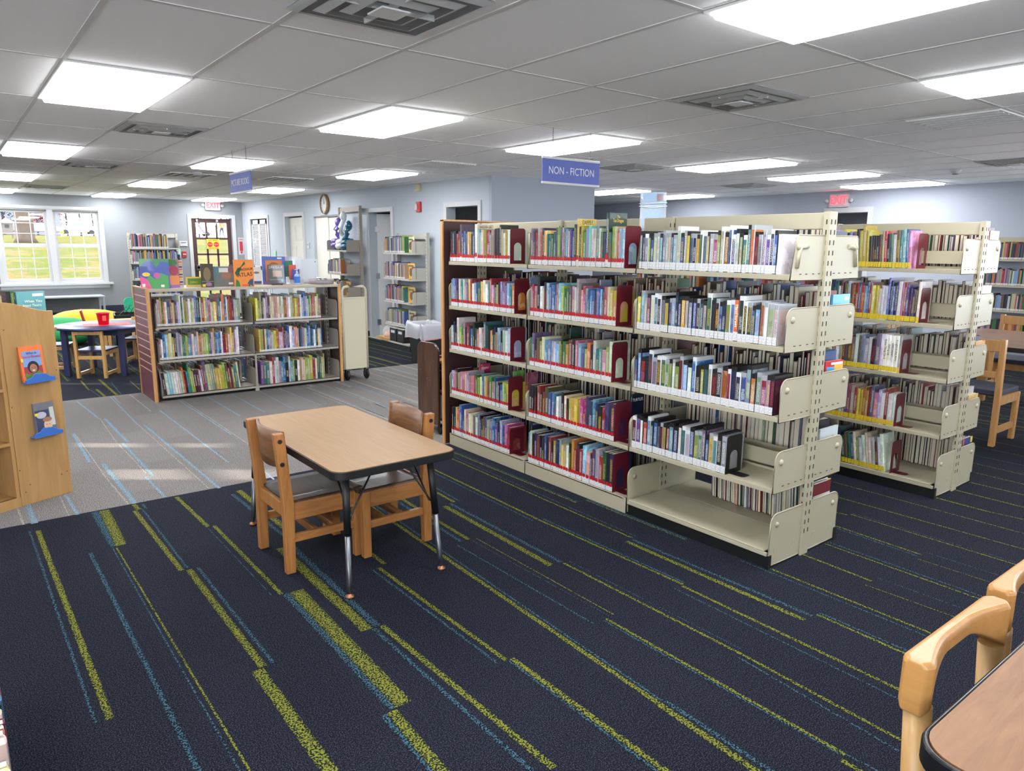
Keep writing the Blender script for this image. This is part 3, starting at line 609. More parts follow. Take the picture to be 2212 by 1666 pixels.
vent_louver(5.5, -1.27, 'large square ceiling diffuser right of centre, between bright panels')
vent_louver(1.4, -1.43, 'square ceiling diffuser cut by the top edge of the photo')
vent_louver(1.5, 1.72, 'square ceiling diffuser beside the upper left light panel'); vent_louver(1.5, 4.5, 'narrow-looking ceiling diffuser, second along the left ceiling row'); vent_louver(1.5, 8.2, 'tiny ceiling diffuser farthest left, over the window wall')
vent_louver(9.5, 1.25, 'ceiling diffuser right of the NON-FICTION sign'); vent_louver(14.5, 1.7, 'small ceiling diffuser in front of the far slate wall'); vent_louver(13.5, -1.2, 'ceiling diffuser at the right edge of the photo')
def slot(i, j, label, n=9, along='x', dense=False):
    x, y = w_(i, j); t = thing('return_grille', label, 'air vent', (x, y, H), 0 if along == 'x' else radians(90), 'flat return air grilles')
    MB().box(-.285, .285, -.285, .285, -.004, 0).build('backing', ventd if not dense else mat('grille_grey', (134, 136, 140), .7), t)
    b = MB()
    for k in range(n+1):
        q = -.28+.56*k/n; b.box(q-.012, q+.012, -.28, .28, -.016, -.004)
    for q in (-.285, .285): b.box(-.29, .29, q-.01, q+.01, -.012, 0)
    b.build('grille_bars', ventm, t)
slot(3.5, 5.0, 'slotted return grille behind the PICTURE BOOKS sign, on its left', 5); slot(5.5, 4.75, 'slotted return grille just right of the PICTURE BOOKS sign', 5); slot(8.5, -1.75, 'faint slotted return grille near the right edge of the photo', 6); slot(6.5, 2.25, 'small flat grey return grille above the door wall', 16, dense=True)
for (i, j, lb) in ((14.25, -.6, 'round white smoke detector on the right side of the ceiling'), (3.5, 4.62, 'round white smoke detector near the PICTURE BOOKS sign')):
    x, y = w_(i, j); t = thing('smoke_detector', lb, 'smoke detector', (x, y, H))
    MB().lathe([(.06, -.0), (.06, -.012), (.05, -.03), (.03, -.045), (.012, -.05)], 20).build('housing', white, t); MB().lathe([(.034, -.046), (.034, -.052), (.012, -.054)], 14).build('sensor', mat('sensor_grey', (120, 120, 120), .5), t)
# ---- hanging signs
blue_sign = mat('sign_blue', (84, 98, 178), .5); sign_w = mat('sign_letter', (226, 228, 236), .5); rail = mat('sign_rail', (206, 206, 202), .4)
def hang_sign(label, body, cx, cy, zc, rz, size, chains, sx_):
    s = thing('hanging_sign', label, 'sign', (cx, cy, zc), rz)
    MB().box(-.305, .305, -.004, .004, -.1, .1).build('sign_panel', blue_sign, s)
    b = MB(); b.box(-.308, .308, -.008, .008, .085, .103); b.box(-.308, .308, -.008, .008, -.103, -.085); b.build('sign_rail', rail, s, bevel=.002)
    text(body, size, sign_w, basis((0, -.006, 0), (1, 0, 0), (0, 0, 1)), s, sx=sx_)
    for c_ in chains:
        b = MB(); z = .1; k = 0
        while z < H-zc:
            b.lathe([(.001, z), (.0045, z+.006), (.001, z+.012)], 6, 0, Matrix.Translation((c_, 0, 0)), cap=False); z += .014
        b.build('bead_chain', dsteel, s)
hang_sign('blue hanging NON - FICTION sign on bead chains', 'NON - FICTION', 4.043, 4.42, 2.124, 0, .082, (-.2, .2), .84)
hang_sign('blue hanging PICTURE BOOKS sign on bead chains, seen at an angle', 'PICTURE BOOKS', 2.365, 7.29, 2.124, radians(-90), .085, (-.2, .2), .82)

# ================================================================== WALL FITTINGS (east + north)
def on_east(y, z, dx=0): return (WX(y)-dx, y, z)
t = thing('wall_clock', 'round wall clock with wooden rim above the white sliding panels', 'clock', on_east(12.6, 2.25), radians(-90-2.6))
Mx = basis((0, 0, 0), (1, 0, 0), (0, 0, 1))
MB().lathe([(.10, 0), (.17, 0), (.178, .02), (.172, .05), (.155, .055), (.15, .04)], 32, 0, Mx, cap=False).build('rim', wood('clock_wood', (120, 92, 58), (160, 128, 84), axis=0), t)
MB().lathe([(.152, .0), (.152, .03)], 32, 0, Mx).build('dial', white, t)
b = MB(); b.box(-.004, .004, -.036, -.033, 0, .09); b.add([(0, -.036, 0), (.006, -.036, -.006), (.055, -.036, .035), (.05, -.036, .042)], [(0, 1, 2, 3)])
for k in range(12): a = k*pi/6; b.box(.125*sin(a)-.006, .125*sin(a)+.006, -.034, -.032, .125*cos(a)-.006, .125*cos(a)+.006)
b.build('hands', black, t)
t = thing('fire_alarm_strobe', 'red and white fire alarm strobe on the pale wall', 'fire alarm', on_east(9.56, 2.1), radians(-92)); MB().box(-.06, .06, -.04, 0, -.075, .075).build('housing', mat('alarm_red', (186, 44, 52), .4), t, bevel=.008); MB().box(-.05, -.0, -.06, -.04, -.045, .045).build('strobe_lens', white, t, bevel=.004)
t = thing('motion_sensor', 'small beige sensor box high on the pale wall above the red strobe', 'sensor', on_east(9.56, 2.375), radians(-92)); MB().box(-.045, .045, -.05, 0, -.05, .05).build('housing', mat('beige_plastic', (206, 192, 158), .5), t, bevel=.006); MB().box(-.02, .02, -.056, -.05, -.02, .02).build('lens', offw, t)
t = thing('light_control', 'small white thermostat on the wall left of sliding panels', 'thermostat', on_east(13.35, 1.52), radians(-92)); MB().box(-.04, .04, -.02, 0, -.055, .055).build('housing', white, t, bevel=.004); MB().box(-.02, .02, -.023, -.02, 0, .03).build('display', mat('display_grey', (110, 116, 120), .4), t)
t = thing('thermostat', 'white wide thermostat on the window wall beside the exit door', 'thermostat', (4.12, YN, 1.53)); MB().box(-.08, .08, -.025, 0, -.055, .055).build('housing', white, t, bevel=.01); MB().box(-.05, .05, -.028, -.025, .012, .035).build('display', MATS['display_grey'], t)
t = thing('fire_alarm_pull', 'small red fire alarm pull station beside the exit door', 'fire alarm', (4.12, YN, 1.31)); MB().box(-.045, .045, -.03, 0, -.06, .06).build('housing', MATS['alarm_red'], t, bevel=.004); MB().box(-.03, .03, -.038, -.03, -.01, .012).build('handle', white, t)
t = thing('fire_extinguisher_sign', 'white and red FIRE extinguisher arrow sign in the corner', 'sign', (5.33, YN, 1.5)); MB().box(-.06, .06, -.004, 0, -.2, .17).build('sign_panel', white, t)
text('FIRE', .05, MATS['alarm_red'], basis((0, -.006, .13), (1, 0, 0), (0, 0, 1)), t); MB().box(-.035, .035, -.007, -.004, -.12, .09).build('red_block', MATS['alarm_red'], t); MB().prism([(-.03, -.13), (.03, -.13), (0, -.19)], -.007, -.004, 'y').build('arrow', MATS['alarm_red'], t)
# ================================================================== BOOKS
def ordn(n): return '%d%s' % (n, 'th' if 10 <= n % 100 <= 20 else {1: 'st', 2: 'nd', 3: 'rd'}.get(n % 10, 'th'))
def book_mesh(t, h, d):
    b = MB(); c = .0016
    b.prism([(0, d), (0, .0012), (t*.25, -.0012), (t*.75, -.0012), (t, .0012), (t, d), (t-c, d), (t-c, .003), (c, .003), (c, d)], 0, h, 'z', 0)
    b.box(c, t-c, .003, d-.004, .003, h-.003, 1); return b
def case_mesh(t, h, d):
    b = MB(); r = .003
    b.prism(rrect(0, t, 0, d, r, 2), 0, h, 'z', 0)
    b.box(.003, t-.003, -.0008, .001, .006, h-.022, 1); b.box(t-.001, t+.0008, .008, d-.012, .006, h-.022, 1); return b
def mk_book(loc, phi, t, h, d, ch, label, group, lab, kind='book', th=0, name='book'):
    nm, rgb = PAL[ch]; j = R.uniform(.82, 1.18); col = lin(tuple(max(0, min(255, x*j+R.uniform(-14, 14))) for x in rgb))
    if kind == 'case':
        shell = R.choice(('black_plastic', 'black_plastic', 'case_white', 'case_grey')); mats = [MATS[shell], MATS['printed_cover']]
        o = case_mesh(t, h, d).build(name, mats, color=col)
    else: o = book_mesh(t, h, d).build(name, [MATS['printed_cover'], paper], color=col)
    o.matrix_world = Matrix.Translation(loc) @ Matrix.Rotation(phi, 4, 'Z') @ Matrix.Rotation(th, 4, 'Y')
    tag(o, label, 'audiobook' if kind == 'case' else 'picture book' if name == 'picture_book' else 'comic book' if name == 'comic_book' else 'book', group)
    e = min(.0008, t*.08)
    if lab == 'red':
        MB().box(e, t-e, -.0022, -.0010, .003, .033).build('call_label', MATS['white_label'], o)
        b = MB(); rx = min(t*.47, .012); n = 10
        b.prism([(t/2+rx*cos(2*pi*k/n), .043+.0125*sin(2*pi*k/n)) for k in range(n)], -.0032, -.001, 'y').build('red_sticker', red, o)
    elif lab == 'white':
        z1 = .040 if kind == 'case' else .024
        MB().box(e, t-e, -.0024, -.0009, .003, z1).build('call_label', MATS['white_label'], o)
    elif lab == 'yellow':
        MB().box(e, t-e, -.0022, -.0010, .004, .036).build('call_label', MATS['yellow_label'], o)
    return o
mat('case_white', (206, 208, 208), .25, coat=.3); mat('case_grey', (150, 154, 158), .2, coat=.3)
def fill(P0, phi, z, seq, width, hr, dr, lab, group, where, kind='book', lean=0, what='', tr=(.7, 1.3), tall=.08, name='book', idx={}, start=1):
    seq = seq.replace(' ', ''); ts = [R.uniform(*tr) for _ in seq]; s = width/sum(ts); ts = [t*s for t in ts]
    x = 0; dx = Vector((cos(phi), sin(phi), 0)); nv = Vector((sin(phi), -cos(phi), 0)); out = []
    hcur = R.uniform(*hr)
    for i, (ch, t) in enumerate(zip(seq, ts)):
        if i == 0 or seq[i-1] != ch: hcur = R.uniform(*hr); dcur = R.uniform(*dr)
        h = hcur+R.uniform(-.003, .003)
        if R.random() < tall: h = min(h*1.13, hr[1]*1.1)
        th = 0; tt = t
        if lean: th = radians(lean); tt = t*cos(abs(th))*.985-.0004; h *= .98
        size = 'thin' if t < .016 else 'slim' if t < .022 else 'thick' if t > .033 else 'medium'
        lbl = '%s %s %s, %s from left, %s' % ('' if len(where.split()) > 7 else size, PAL[ch][0], what, ordn(i+start), where)
        zz = z+.0005+(tt*sin(th) if th > 0 else 0)
        p = Vector(P0)+dx*x+nv*(-R.uniform(0, .005)); p.z = zz
        lbl = lbl.strip()
        out.append(mk_book(p, phi, tt-.0004, h, dcur, ch, lbl, group, lab, kind, th, name)); x += t/(1 if not lean else 1)
    return out, x
def arch(w2, h, r, n=8, z0=0.0):
    pts = [(w2, z0)]
    for k in range(n+1): a = pi/2*k/n; pts.append((w2-r+r*cos(a), h-r+r*sin(a)))
    for k in range(n+1): a = pi/2+pi/2*k/n; pts.append((-w2+r+r*cos(a), h-r+r*sin(a)))
    pts.append((-w2, z0)); return pts
def bookend(loc, phi, label, group, m=maroon, hgt=.235, wd=.13, shape='arch'):
    # plate in local YZ, foot to +X
    t = thing('bookend', label, 'bookend', loc, phi, group)
    b = MB(); o_ = [(a+wd/2, z) for a, z in arch(wd/2, hgt, .02)]; i_ = [(a+wd/2, z) for a, z in arch(wd*.25, hgt*.60, wd*.24, z0=.022)]
    b.ring(o_, i_, 0, .0016, 'x'); b.build('plate', m, t)
    MB().prism([(x, y+wd/2) for x, y in [(0, -wd*.25), (.07, -wd*.25), (.085, -wd*.18), (.085, wd*.18), (.07, wd*.25), (0, wd*.25)]], 0, .0012, 'z').build('foot', m, t)
    return t

# ================================================================== STEEL SHELVING
LV = [1.425, 1.092, .760, .408]
slotm = mat('slot_dark', (50, 44, 36), .8)
def bracket_poly(sx, hgt=.205, slant=0):
    o = [(sx*.034, 0), (sx*.29, 0)]; r = .045
    xt = .29-slant
    if slant: o += [(sx*xt, hgt-.012), (sx*(xt-.012), hgt)]
    else:
        for k in range(7): a = pi/2*k/6; o.append((sx*(xt-r+r*cos(a)), hgt-r+r*sin(a)))
    o.append((sx*.034, hgt)); return o
def section(name_label, xc, y0, L, levels=LV, fd=.315, top=1.715, ends=(1, 1), kick='cream', steel=cream, stops=False, base=True, far_post=False, both=True, slant=True, bar_=True, postm=None):
    t = thing('shelving_section', name_label, 'bookshelf', (xc, y0, 0))
    def post(y):
        b = MB(); b.box(-.033, .033, y-.014, y+.018, 0, top, 0)
        z = .12
        while z < top-.05:
            for x in (-.021, .013): b.box(x, x+.006, y-.0155, y-.0135, z, z+.022, 1)
            for sx in (-1, 1): b.box(sx*.033-.001, sx*.033+.001, y-.002, y+.004, z, z+.022, 1)
            z += .048
        b.build('upright_post', [postm or steel, slotm], t)
    post(0)
    if far_post: post(L)
    if bar_: MB().box(-.016, .016, .018, L-.014, top-.082, top-.004).build('top_rail', steel, t, bevel=.004)
    sides = (-1, 1) if both else (-1,)
    for sx in sides:
        for li, z in enumerate(levels):
            s = fd-.003; b = MB(); xs = sorted((sx*.034, sx*s)); b.box(xs[0], xs[1], .004, L-.004, z-.003, z)
            lp_ = sorted((sx*(s-.012), sx*s)); b.box(lp_[0], lp_[1], .004, L-.004, z-.024, z-.002)
            lp_ = sorted((sx*.034, sx*.04)); b.box(lp_[0], lp_[1], .004, L-.004, z-.024, z+.012)
            so = b.build('shelf', steel, t, bevel=.002)
            if stops:
                lp_ = sorted((sx*.052, sx*.055)); MB().box(lp_[0], lp_[1], .02, L-.02, z+.03, z+.11).build('back_stop', steel, so)
            for e, yb in ((0, .001), (1, L-.003)):
                if not ends[e]: continue
                P = bracket_poly(sx, slant=.03 if (li == 0 and slant) else 0); P = [(a*(fd-.005)/.29 if abs(a) > .1 else a, z_) for a, z_ in P]
                b = MB(); b.prism([(a, z-.026+q) for a, q in P], yb-.002, yb+.001, 'y')
                b.tube([(a, yb-.001, z-.026+q) for a, q in P], .0032, 6)
                sgn = -1 if e == 0 else 1
                b.lathe([(.016, 0), (.015, .006), (.009, .010), (.002, .011)], 14, 0, basis((sx*(fd-.055), yb, z+.125), (1, 0, 0), (0, 0, 1 if sgn < 0 else -1)))
                for q in (.06, .11, .17, .22):
                    a = sorted((sx*(q), sx*(q+.016))); b.box(a[0], a[1], yb-.0035, yb+.0015, z+.0, z+.0035, 1)
                if li == 0 and slant:
                    b.tube([(sx*(fd-.05), yb-.002, z+.03), (sx*(fd-.062), yb-.002, z+.105), (sx*(fd-.075), yb-.002, z+.125), (sx*(fd-.13), yb-.002, z+.128)], .012, 8)
                b.build('shelf_bracket', [steel, slotm], so)
        if base:
            b = MB(); xs = sorted((sx*.0, sx*fd)); b.box(xs[0], xs[1], .019, L-.015, .083, .092)
            if kick == 'cream': lp_ = sorted((sx*(fd-.004), sx*fd)); b.box(lp_[0], lp_[1], .002, L-.002, 0, .092)
            else: lp_ = sorted((sx*(fd-.012), sx*fd)); b.box(lp_[0], lp_[1], .004, L-.004, .062, .083)
            so = b.build('base_shelf', steel, t, bevel=.003)
            if kick != 'cream':
                lp_ = sorted((sx*.03, sx*(fd-.012))); MB().box(lp_[0], lp_[1], -.005, L, 0, .062).build('base_kick', black, t)
                for e, yb in ((0, -.004), (1, L-.002)):
                    if not ends[e]: continue
                    P = bracket_poly(sx, .265); P = [(a*(fd-.002)/.29 if abs(a) > .1 else a, q) for a, q in P]; b = MB(); b.prism([(a, .012+q) for a, q in P], yb-.002, yb+.002, 'y'); b.tube([(a, yb-.001, .012+q) for a, q in P], .0035, 6)
                    b.lathe([(.014, 0), (.012, .008), (.002, .009)], 12, 0, basis((sx*(fd-.055), yb, .22), (1, 0, 0), (0, 0, 1)))
                    for q in (.08, .24): a = sorted((sx*q, sx*(q+.03))); b.box(a[0], a[1], yb-.003, yb+.001, .075, .1, 0)
                    b.build('end_plate', steel, t)
                    if e == 0: a = sorted((sx*(fd-.02), sx*(fd+.004))); MB().box(a[0], a[1], -.012, -.004, .0, .07).build('base_foot', black, t)
    return t
XA, FA = 3.335, .315
YA = [1.83, 2.765, 3.712, 4.66]
section('near empty-based section of the long cream shelving row, holding audiobooks', XA, YA[0], .93, kick='black', stops=True)
section('middle cream shelving section full of comics with red dots', XA, YA[1], .942, ends=(1, 1), slant=True)
section('far cream shelving section beside the oak end panel', XA, YA[2], .942, far_post=True)
# make the ends of inner sections plain (no brackets on their touching side are needed twice)
t = thing('shelving_end_panel', 'tall oak-edged dark end panel at the far end of the cream row', 'end panel', (XA, 4.683, 0))
MB().box(-.335, .335, .002, .024, 0, 1.722).build('panel', brownlam, t)
b = MB()
for x in (-.345, .335): b.box(x, x+.012, 0, .028, 0, 1.73)
b.box(-.345, .347, 0, .028, 1.722, 1.735); b.build('oak_edging', wood('oak_edge', (176, 124, 70), (206, 156, 98), axis=2), t)

SEQ = {
 'A1': ['nnkruokvtyykbbsseyrtekkkcwyw', 'qsvnwtwhvyrwsbtycwqrpkykhbpvsto', 'wnkwlgpkrnbkgrwptgkyknyskwwh', 'hpkappphppoglwtwyrgybckblly', 'kkyobncpccawskgrbcsbvkhbMr'],
 'A2': ['avrconvtggtvltptswvbnkkylsqwcacgnbgleoss', 'arpkwcnsbbboslggvpwaaprsbbbkbsnrcyy', 'gvkuycsshhsykgyrkpsbyokwtqplw', 'kkkrkrubbbwwkckyyyyMMvnbnkrvnm', 'swknuknbnrkynhycwkorkrspkvwrgkn'],
 'A3': ['avalbwwqawchswbcybkygacwrlcobvwctqorahvnbw', 'yswrwtkaybsnbywhbktwgksbnlsbkknbsowcw', 'bsrknaugllwlrswbkytwmkomnnbhoarpm', 'mvwrstbakyrsbwthblgabyska']}
RN = ['top shelf', 'second shelf', 'third shelf', 'fourth shelf', 'bottom shelf']
Z5 = LV+[.092]
rh = {'A1': [(.20, .235), (.18, .21), (.18, .225), (.16, .21), (.19, .225)], 'A2': [(.19, .24), (.185, .235), (.17, .22), (.185, .23), (.19, .235)]}
phiA = -pi/2
lastA = {}
for sec, ys, nm in (('A1', YA[3], 'far cream section'), ('A2', YA[2], 'middle cream section')):
    for r_ in range(5):
        wd = (.73, .78, .74, .72, .74)[r_] if sec == 'A1' else (.83, .78, .76, .80, .80)[r_]
        o, x = fill((XA-FA+.012, ys-.022, 0), phiA, Z5[r_], SEQ[sec][r_], wd, rh[sec][r_], (.14, .16), 'red', 'red-dot comics in the '+nm, '%s, %s' % (RN[r_], nm), what='book with red dot', tall=.06, name='comic_book')
        lastA[sec, r_] = (o, x); shrink = (r_ == 4 and sec == 'A1')
        bookend((XA-FA+.012, ys-.022-x-.001, Z5[r_]), phiA, 'maroon arched bookend at right end of the %s, %s' % (RN[r_], nm), 'maroon arched bookends', hgt=(.18 if shrink else .235))
Z4 = LV
for r_ in range(4):
    wd = (.86, .87, .88, .64)[r_]
    o, x = fill((XA-FA+.012, YA[1]-.016, 0), phiA, Z4[r_], SEQ['A3'][r_], wd, (.178, .205), (.145, .16), 'white', 'audiobook cases in the near section', '%s, near cream section' % RN[r_], kind='case', what='audiobook case', tall=.12, name='audiobook', tr=(.75, 1.2))
    lastA['A3', r_] = (o, x)
bookend((XA-FA+.012, YA[1]-.016-lastA['A3', 3][1]-.001, Z4[3]), phiA, 'black bookend with arched cutout beside the audiobook cases', None, m=black, hgt=.2)
# single books that stand out
ink = MATS.get('ink'); inkw = mat('ink_white', (236, 236, 232), .5); inky = mat('ink_yellow', (222, 190, 80), .5); inkb = mat('ink_black', (24, 24, 28), .5); inkr = mat('ink_red', (196, 40, 44), .5)
def covered_book(y, z, t, h, d, ch, rgb, label, words, dx=.02, lean=0, x=None, grp=None, lab='red'):
    o = mk_book(((XA-FA+.012+dx) if x is None else x, y, z+.0005), phiA, t, h, d, ch, label, grp, None, th=radians(lean)); o.color = lin(rgb)
    for (w_s, size, cy, cz, m, sx) in words: text(w_s, size, m, basis((t+.0006, d*cy, h*cz), (0, 1, 0), (0, 0, 1)), o, sx=sx, ext=.0004, name='cover_title')
    return o
# they stand behind (deeper than) their smaller neighbours on the same shelves
def behind(y, z, t, h, d, ch, rgb, label, words): return covered_book(y, z, t, h, d, ch, rgb, label, words, dx=.165)
behind(3.40, LV[0], .012, .225, .1, 'y', (226, 186, 92), 'pale orange book lying behind the middle of the top shelf, middle section', [])
behind(3.40, LV[1], .014, .25, .1, 'k', (34, 36, 44), 'large dark book behind the blue comics, second shelf, middle section', [])
behind(3.22, LV[1], .014, .25, .1, 'a', (140, 150, 176), 'pale grey-blue cover behind the second shelf, middle section', [])
behind(3.90, LV[1], .012, .24, .1, 's', (128, 146, 184), 'grey-blue cover behind the second shelf bookend, far section', [])
behind(3.48, LV[2], .012, .262, .1, 'g', (24, 60, 52), 'dark green cover rising at left of the third shelf, middle section', [])
behind(3.18, LV[2], .012, .26, .1, 'a', (120, 116, 128), 'grey animal book cover behind the third shelf, middle section', [('Animal Park', .016, .5, .84, inkb, .9)])
behind(2.92, LV[3], .012, .262, .1, 'n', (24, 34, 56), 'dark TURTLES book cover behind the fourth shelf, middle section', [('TURTLES', .026, .5, .86, inkw, .9)])
behind(4.50, LV[3], .012, .235, .1, 'M', (208, 52, 110), 'magenta SUNNY book cover at left of the fourth shelf, far section', [('SUNNY', .024, .5, .86, inkw, .9)])
behind(4.08, LV[3], .012, .24, .1, 'g', (92, 160, 60), 'green and yellow cover behind the fourth shelf, far section', [])
behind(3.92, LV[3], .012, .25, .1, 'r', (150, 70, 84), 'dusky red cover behind the fourth shelf, far section', [])
behind(3.86, .092, .012, .235, .1, 'n', (44, 52, 90), 'navy TIME MUSEUM book behind the last bookend, bottom shelf, far section', [('TIME MUSEUM', .018, .5, .86, inkw, .85)])
behind(2.98, .092, .012, .25, .1, 'k', (34, 26, 30), 'black INTO THE book cover behind the bottom shelf, middle section', [('INTO THE VOID', .018, .5, .88, inkr, .85)])
behind(3.30, .092, .012, .235, .1, 'w', (214, 208, 200), 'white GOOD book cover behind the bottom shelf, middle section', [('GOOD', .024, .5, .88, inkb, .9)])
def promote(key, i, rgb, k, label, words):   # a taller book in the row, its cover showing above the next ones
    o = lastA[key][0][i]; o.color = lin(rgb); bb = o.bound_box; tt = max(p[0] for p in bb); hh = max(p[2] for p in bb); dd = max(p[1] for p in bb); o.scale = (1, 1, k); o['label'] = label
    for (w_s, size, cz, m, sx) in words: text(w_s, size, m, basis((tt+.0006, dd*.5, hh*cz), (0, 1, 0), (0, 0, 1)), o, sx=sx, ext=.0004, name='cover_title')
promote(('A1', 0), 5, (70, 56, 84), 1.2, 'tall dusky purple book, sixth from left, top shelf, far section', [])
promote(('A1', 0), 13, (200, 190, 168), 1.25, 'cream GRACE FOR GUS book rising above its neighbours, top shelf, far section', [('GRACE FOR GUS', .0155, .92, inkb, .9)])
promote(('A2', 0), 6, (214, 176, 92), 1.08, 'pale orange book at left of the top shelf, middle section', [])
promote(('A2', 0), 21, (206, 178, 98), 1.22, 'tan yellow DAPPER book rising above its neighbours, top shelf, middle section', [('DAPPER', .03, .92, mat('ink_brown', (110, 84, 30), .5), .85)])
promote(('A2', 0), 33, (44, 64, 56), 1.42, 'tallest dark green dragon picture book on the top shelf, middle section', [('The', .016, .93, inky, 1), ('Tea Dragon', .02, .86, inky, .9)])
def spine_text(o, t, h, body, size, m, cz=.55):   # reads downwards along a spine
    text(body, size, m, basis((t/2, -.0028, h*cz), (0, 0, -1), (1, 0, 0)), o, ext=.0004, name='spine_title')
for (key, idx_, body, m, rgb) in ((('A3', 1), 22, 'The GIVER', mat('ink_orange', (226, 140, 60), .5), (28, 26, 30)), (('A3', 1), 27, 'Main Street', inkw, (208, 92, 58)), (('A2', 3), 40, 'DRAMA', mat('ink_pink', (230, 120, 160), .5), (66, 24, 60)), (('A1', 0), 6, 'THE LAST DUCKY', mat('ink_cream', (230, 200, 150), .5), (40, 40, 90))):
    L_ = lastA[key][0]; o = L_[min(idx_, len(L_)-1)]; o.color = lin(rgb); bb = o.bound_box; tt = max(p[0] for p in bb); hh = max(p[2] for p in bb); spine_text(o, tt, hh, body, min(tt*.8, .02), m)
    if body == 'Main Street': o.scale = (1, 1, 1.18)
# pictures on the last covers seen through / beside the bookends
# ---- books on the other side of the near section, spines turned away
zz5 = LV+[.092]; hid = []
for r_, sq in enumerate(('kuvrnakwcbuknaekrvawncukbsakrn', 'bacuweknvktagwncrukbaknwaeuhkb', 'kmnrkubsaycwleknavhkutanckwrbe', 'kuacnwbgewtakrhwpgcugbkuarnkms', 'kmgtnwecawhwtgtaurkambrseutoyctwnrawukeb')):
    if r_ < 3: hid.append(((XA+FA-.015, YA[0]+.07), pi/2, zz5[r_], (.74, .8, .8)[r_], (.2, .27), (.16, .19), 'kuvrnakwcbume', 'y')); continue
    fill((XA+FA-.012, YA[0]+.07, 0), pi/2, zz5[r_], sq, (.78, .86, .84, .82, .60)[r_], (.22, .28) if r_ else (.2, .25), (.16, .19), 'yellow', 'books facing the next aisle, near section', '%s, back of near section' % RN[r_], what='book facing away', lean=(3 if r_ == 4 else 0), tall=.1)
def stuff_books(label, rows, group=None):
    # rows: (P0, phi, z, length, hr, dr, gaps, palette)
    mats = [MATS['cover_'+v[0]] for v in PAL.values()]+[paper, MATS['white_label'], MATS['yellow_label'], red]; keys = list(PAL.keys()); b = MB(); rs = random.Random(len(label)*7+11); npal = len(keys)
    for (P0, phi, z, L, hr, dr, palette, lab) in rows:
        x = 0; rot = Matrix.Translation((P0[0], P0[1], z)) @ Matrix.Rotation(phi, 4, 'Z')
        while x < L:
            t = rs.uniform(.012, .030); h = rs.uniform(*hr); d = rs.uniform(*dr); y = rs.uniform(0, .008); mi = keys.index(rs.choice(palette))
            M_ = rot @ Matrix.Translation((x, y, 0))
            b.box(0, t-.001, 0, .003, 0, h, mi, M_); b.box(0, .002, .003, d, 0, h, mi, M_); b.box(t-.003, t-.001, .003, d, 0, h, mi, M_); b.box(.002, t-.003, .003, d-.004, .003, h-.004, npal, M_)
            if lab: b.box(.001, t-.002, -.001, 0, .003, .026, npal+(1 if lab == 'w' else 2), M_)
            x += t
    o = b.build('book_rows', mats); tag(o, label, 'books', group, 'stuff'); return o
DK = 'kkknnuummavrgtwce'; MX = 'rbygowcsptvkneal'; PB = 'wcyrobgspthlw'
rows = list(hid)
for r_ in range(5):
    rows += [((XA+FA-.015, YA[1]+.04), pi/2, zz5[r_], .86, (.2, .27), (.15, .18), DK, None), ((XA+FA-.015, YA[2]+.04), pi/2, zz5[r_], .80, (.2, .27), (.15, .18), DK, None)]
stuff_books('dark rows of books facing the next aisle behind the red-dot comics', rows)
# upper things on the top of the row: brochure holder
t = thing('brochure_holder', 'clear plastic holder of blue tip sheets standing above the cream row', 'sign holder', (3.37, 2.96, 1.45), radians(-52))
b = MB(); b.box(-.075, .075, -.03, -.028, 0, .41); b.box(-.075, .075, .028, .03, 0, .41); b.box(-.075, -.073, -.03, .03, 0, .41); b.box(.073, .075, -.03, .03, 0, .41); b.build('acrylic_shell', acryl, t)
for k in range(4): MB().box(-.062, .062, -.026, -.024, .02+.1*k, .11+.1*k).box(-.05, .05, -.0275, -.026, .03+.1*k, .036+.1*k, 1).box(-.05, .03, -.0275, -.026, .05+.1*k, .056+.1*k, 2).build('tip_sheet', [mat('sheet_blue', (78, 156, 200), .5), white, mat('sheet_navy', (40, 80, 140), .5)], t)
MB().box(.02, .055, -.028, -.0262, .36, .4).build('red_badge', MATS['alarm_red'], t)
b = MB(); b.tube([(-.082, -.036, .345), (.082, -.036, .35)], .0025, 6); b.tube([(-.082, -.036, .33), (0, -.038, .322), (.082, -.036, .33)], .0025, 6); b.build('clear_band', mat('band', (240, 244, 248), .2), t)

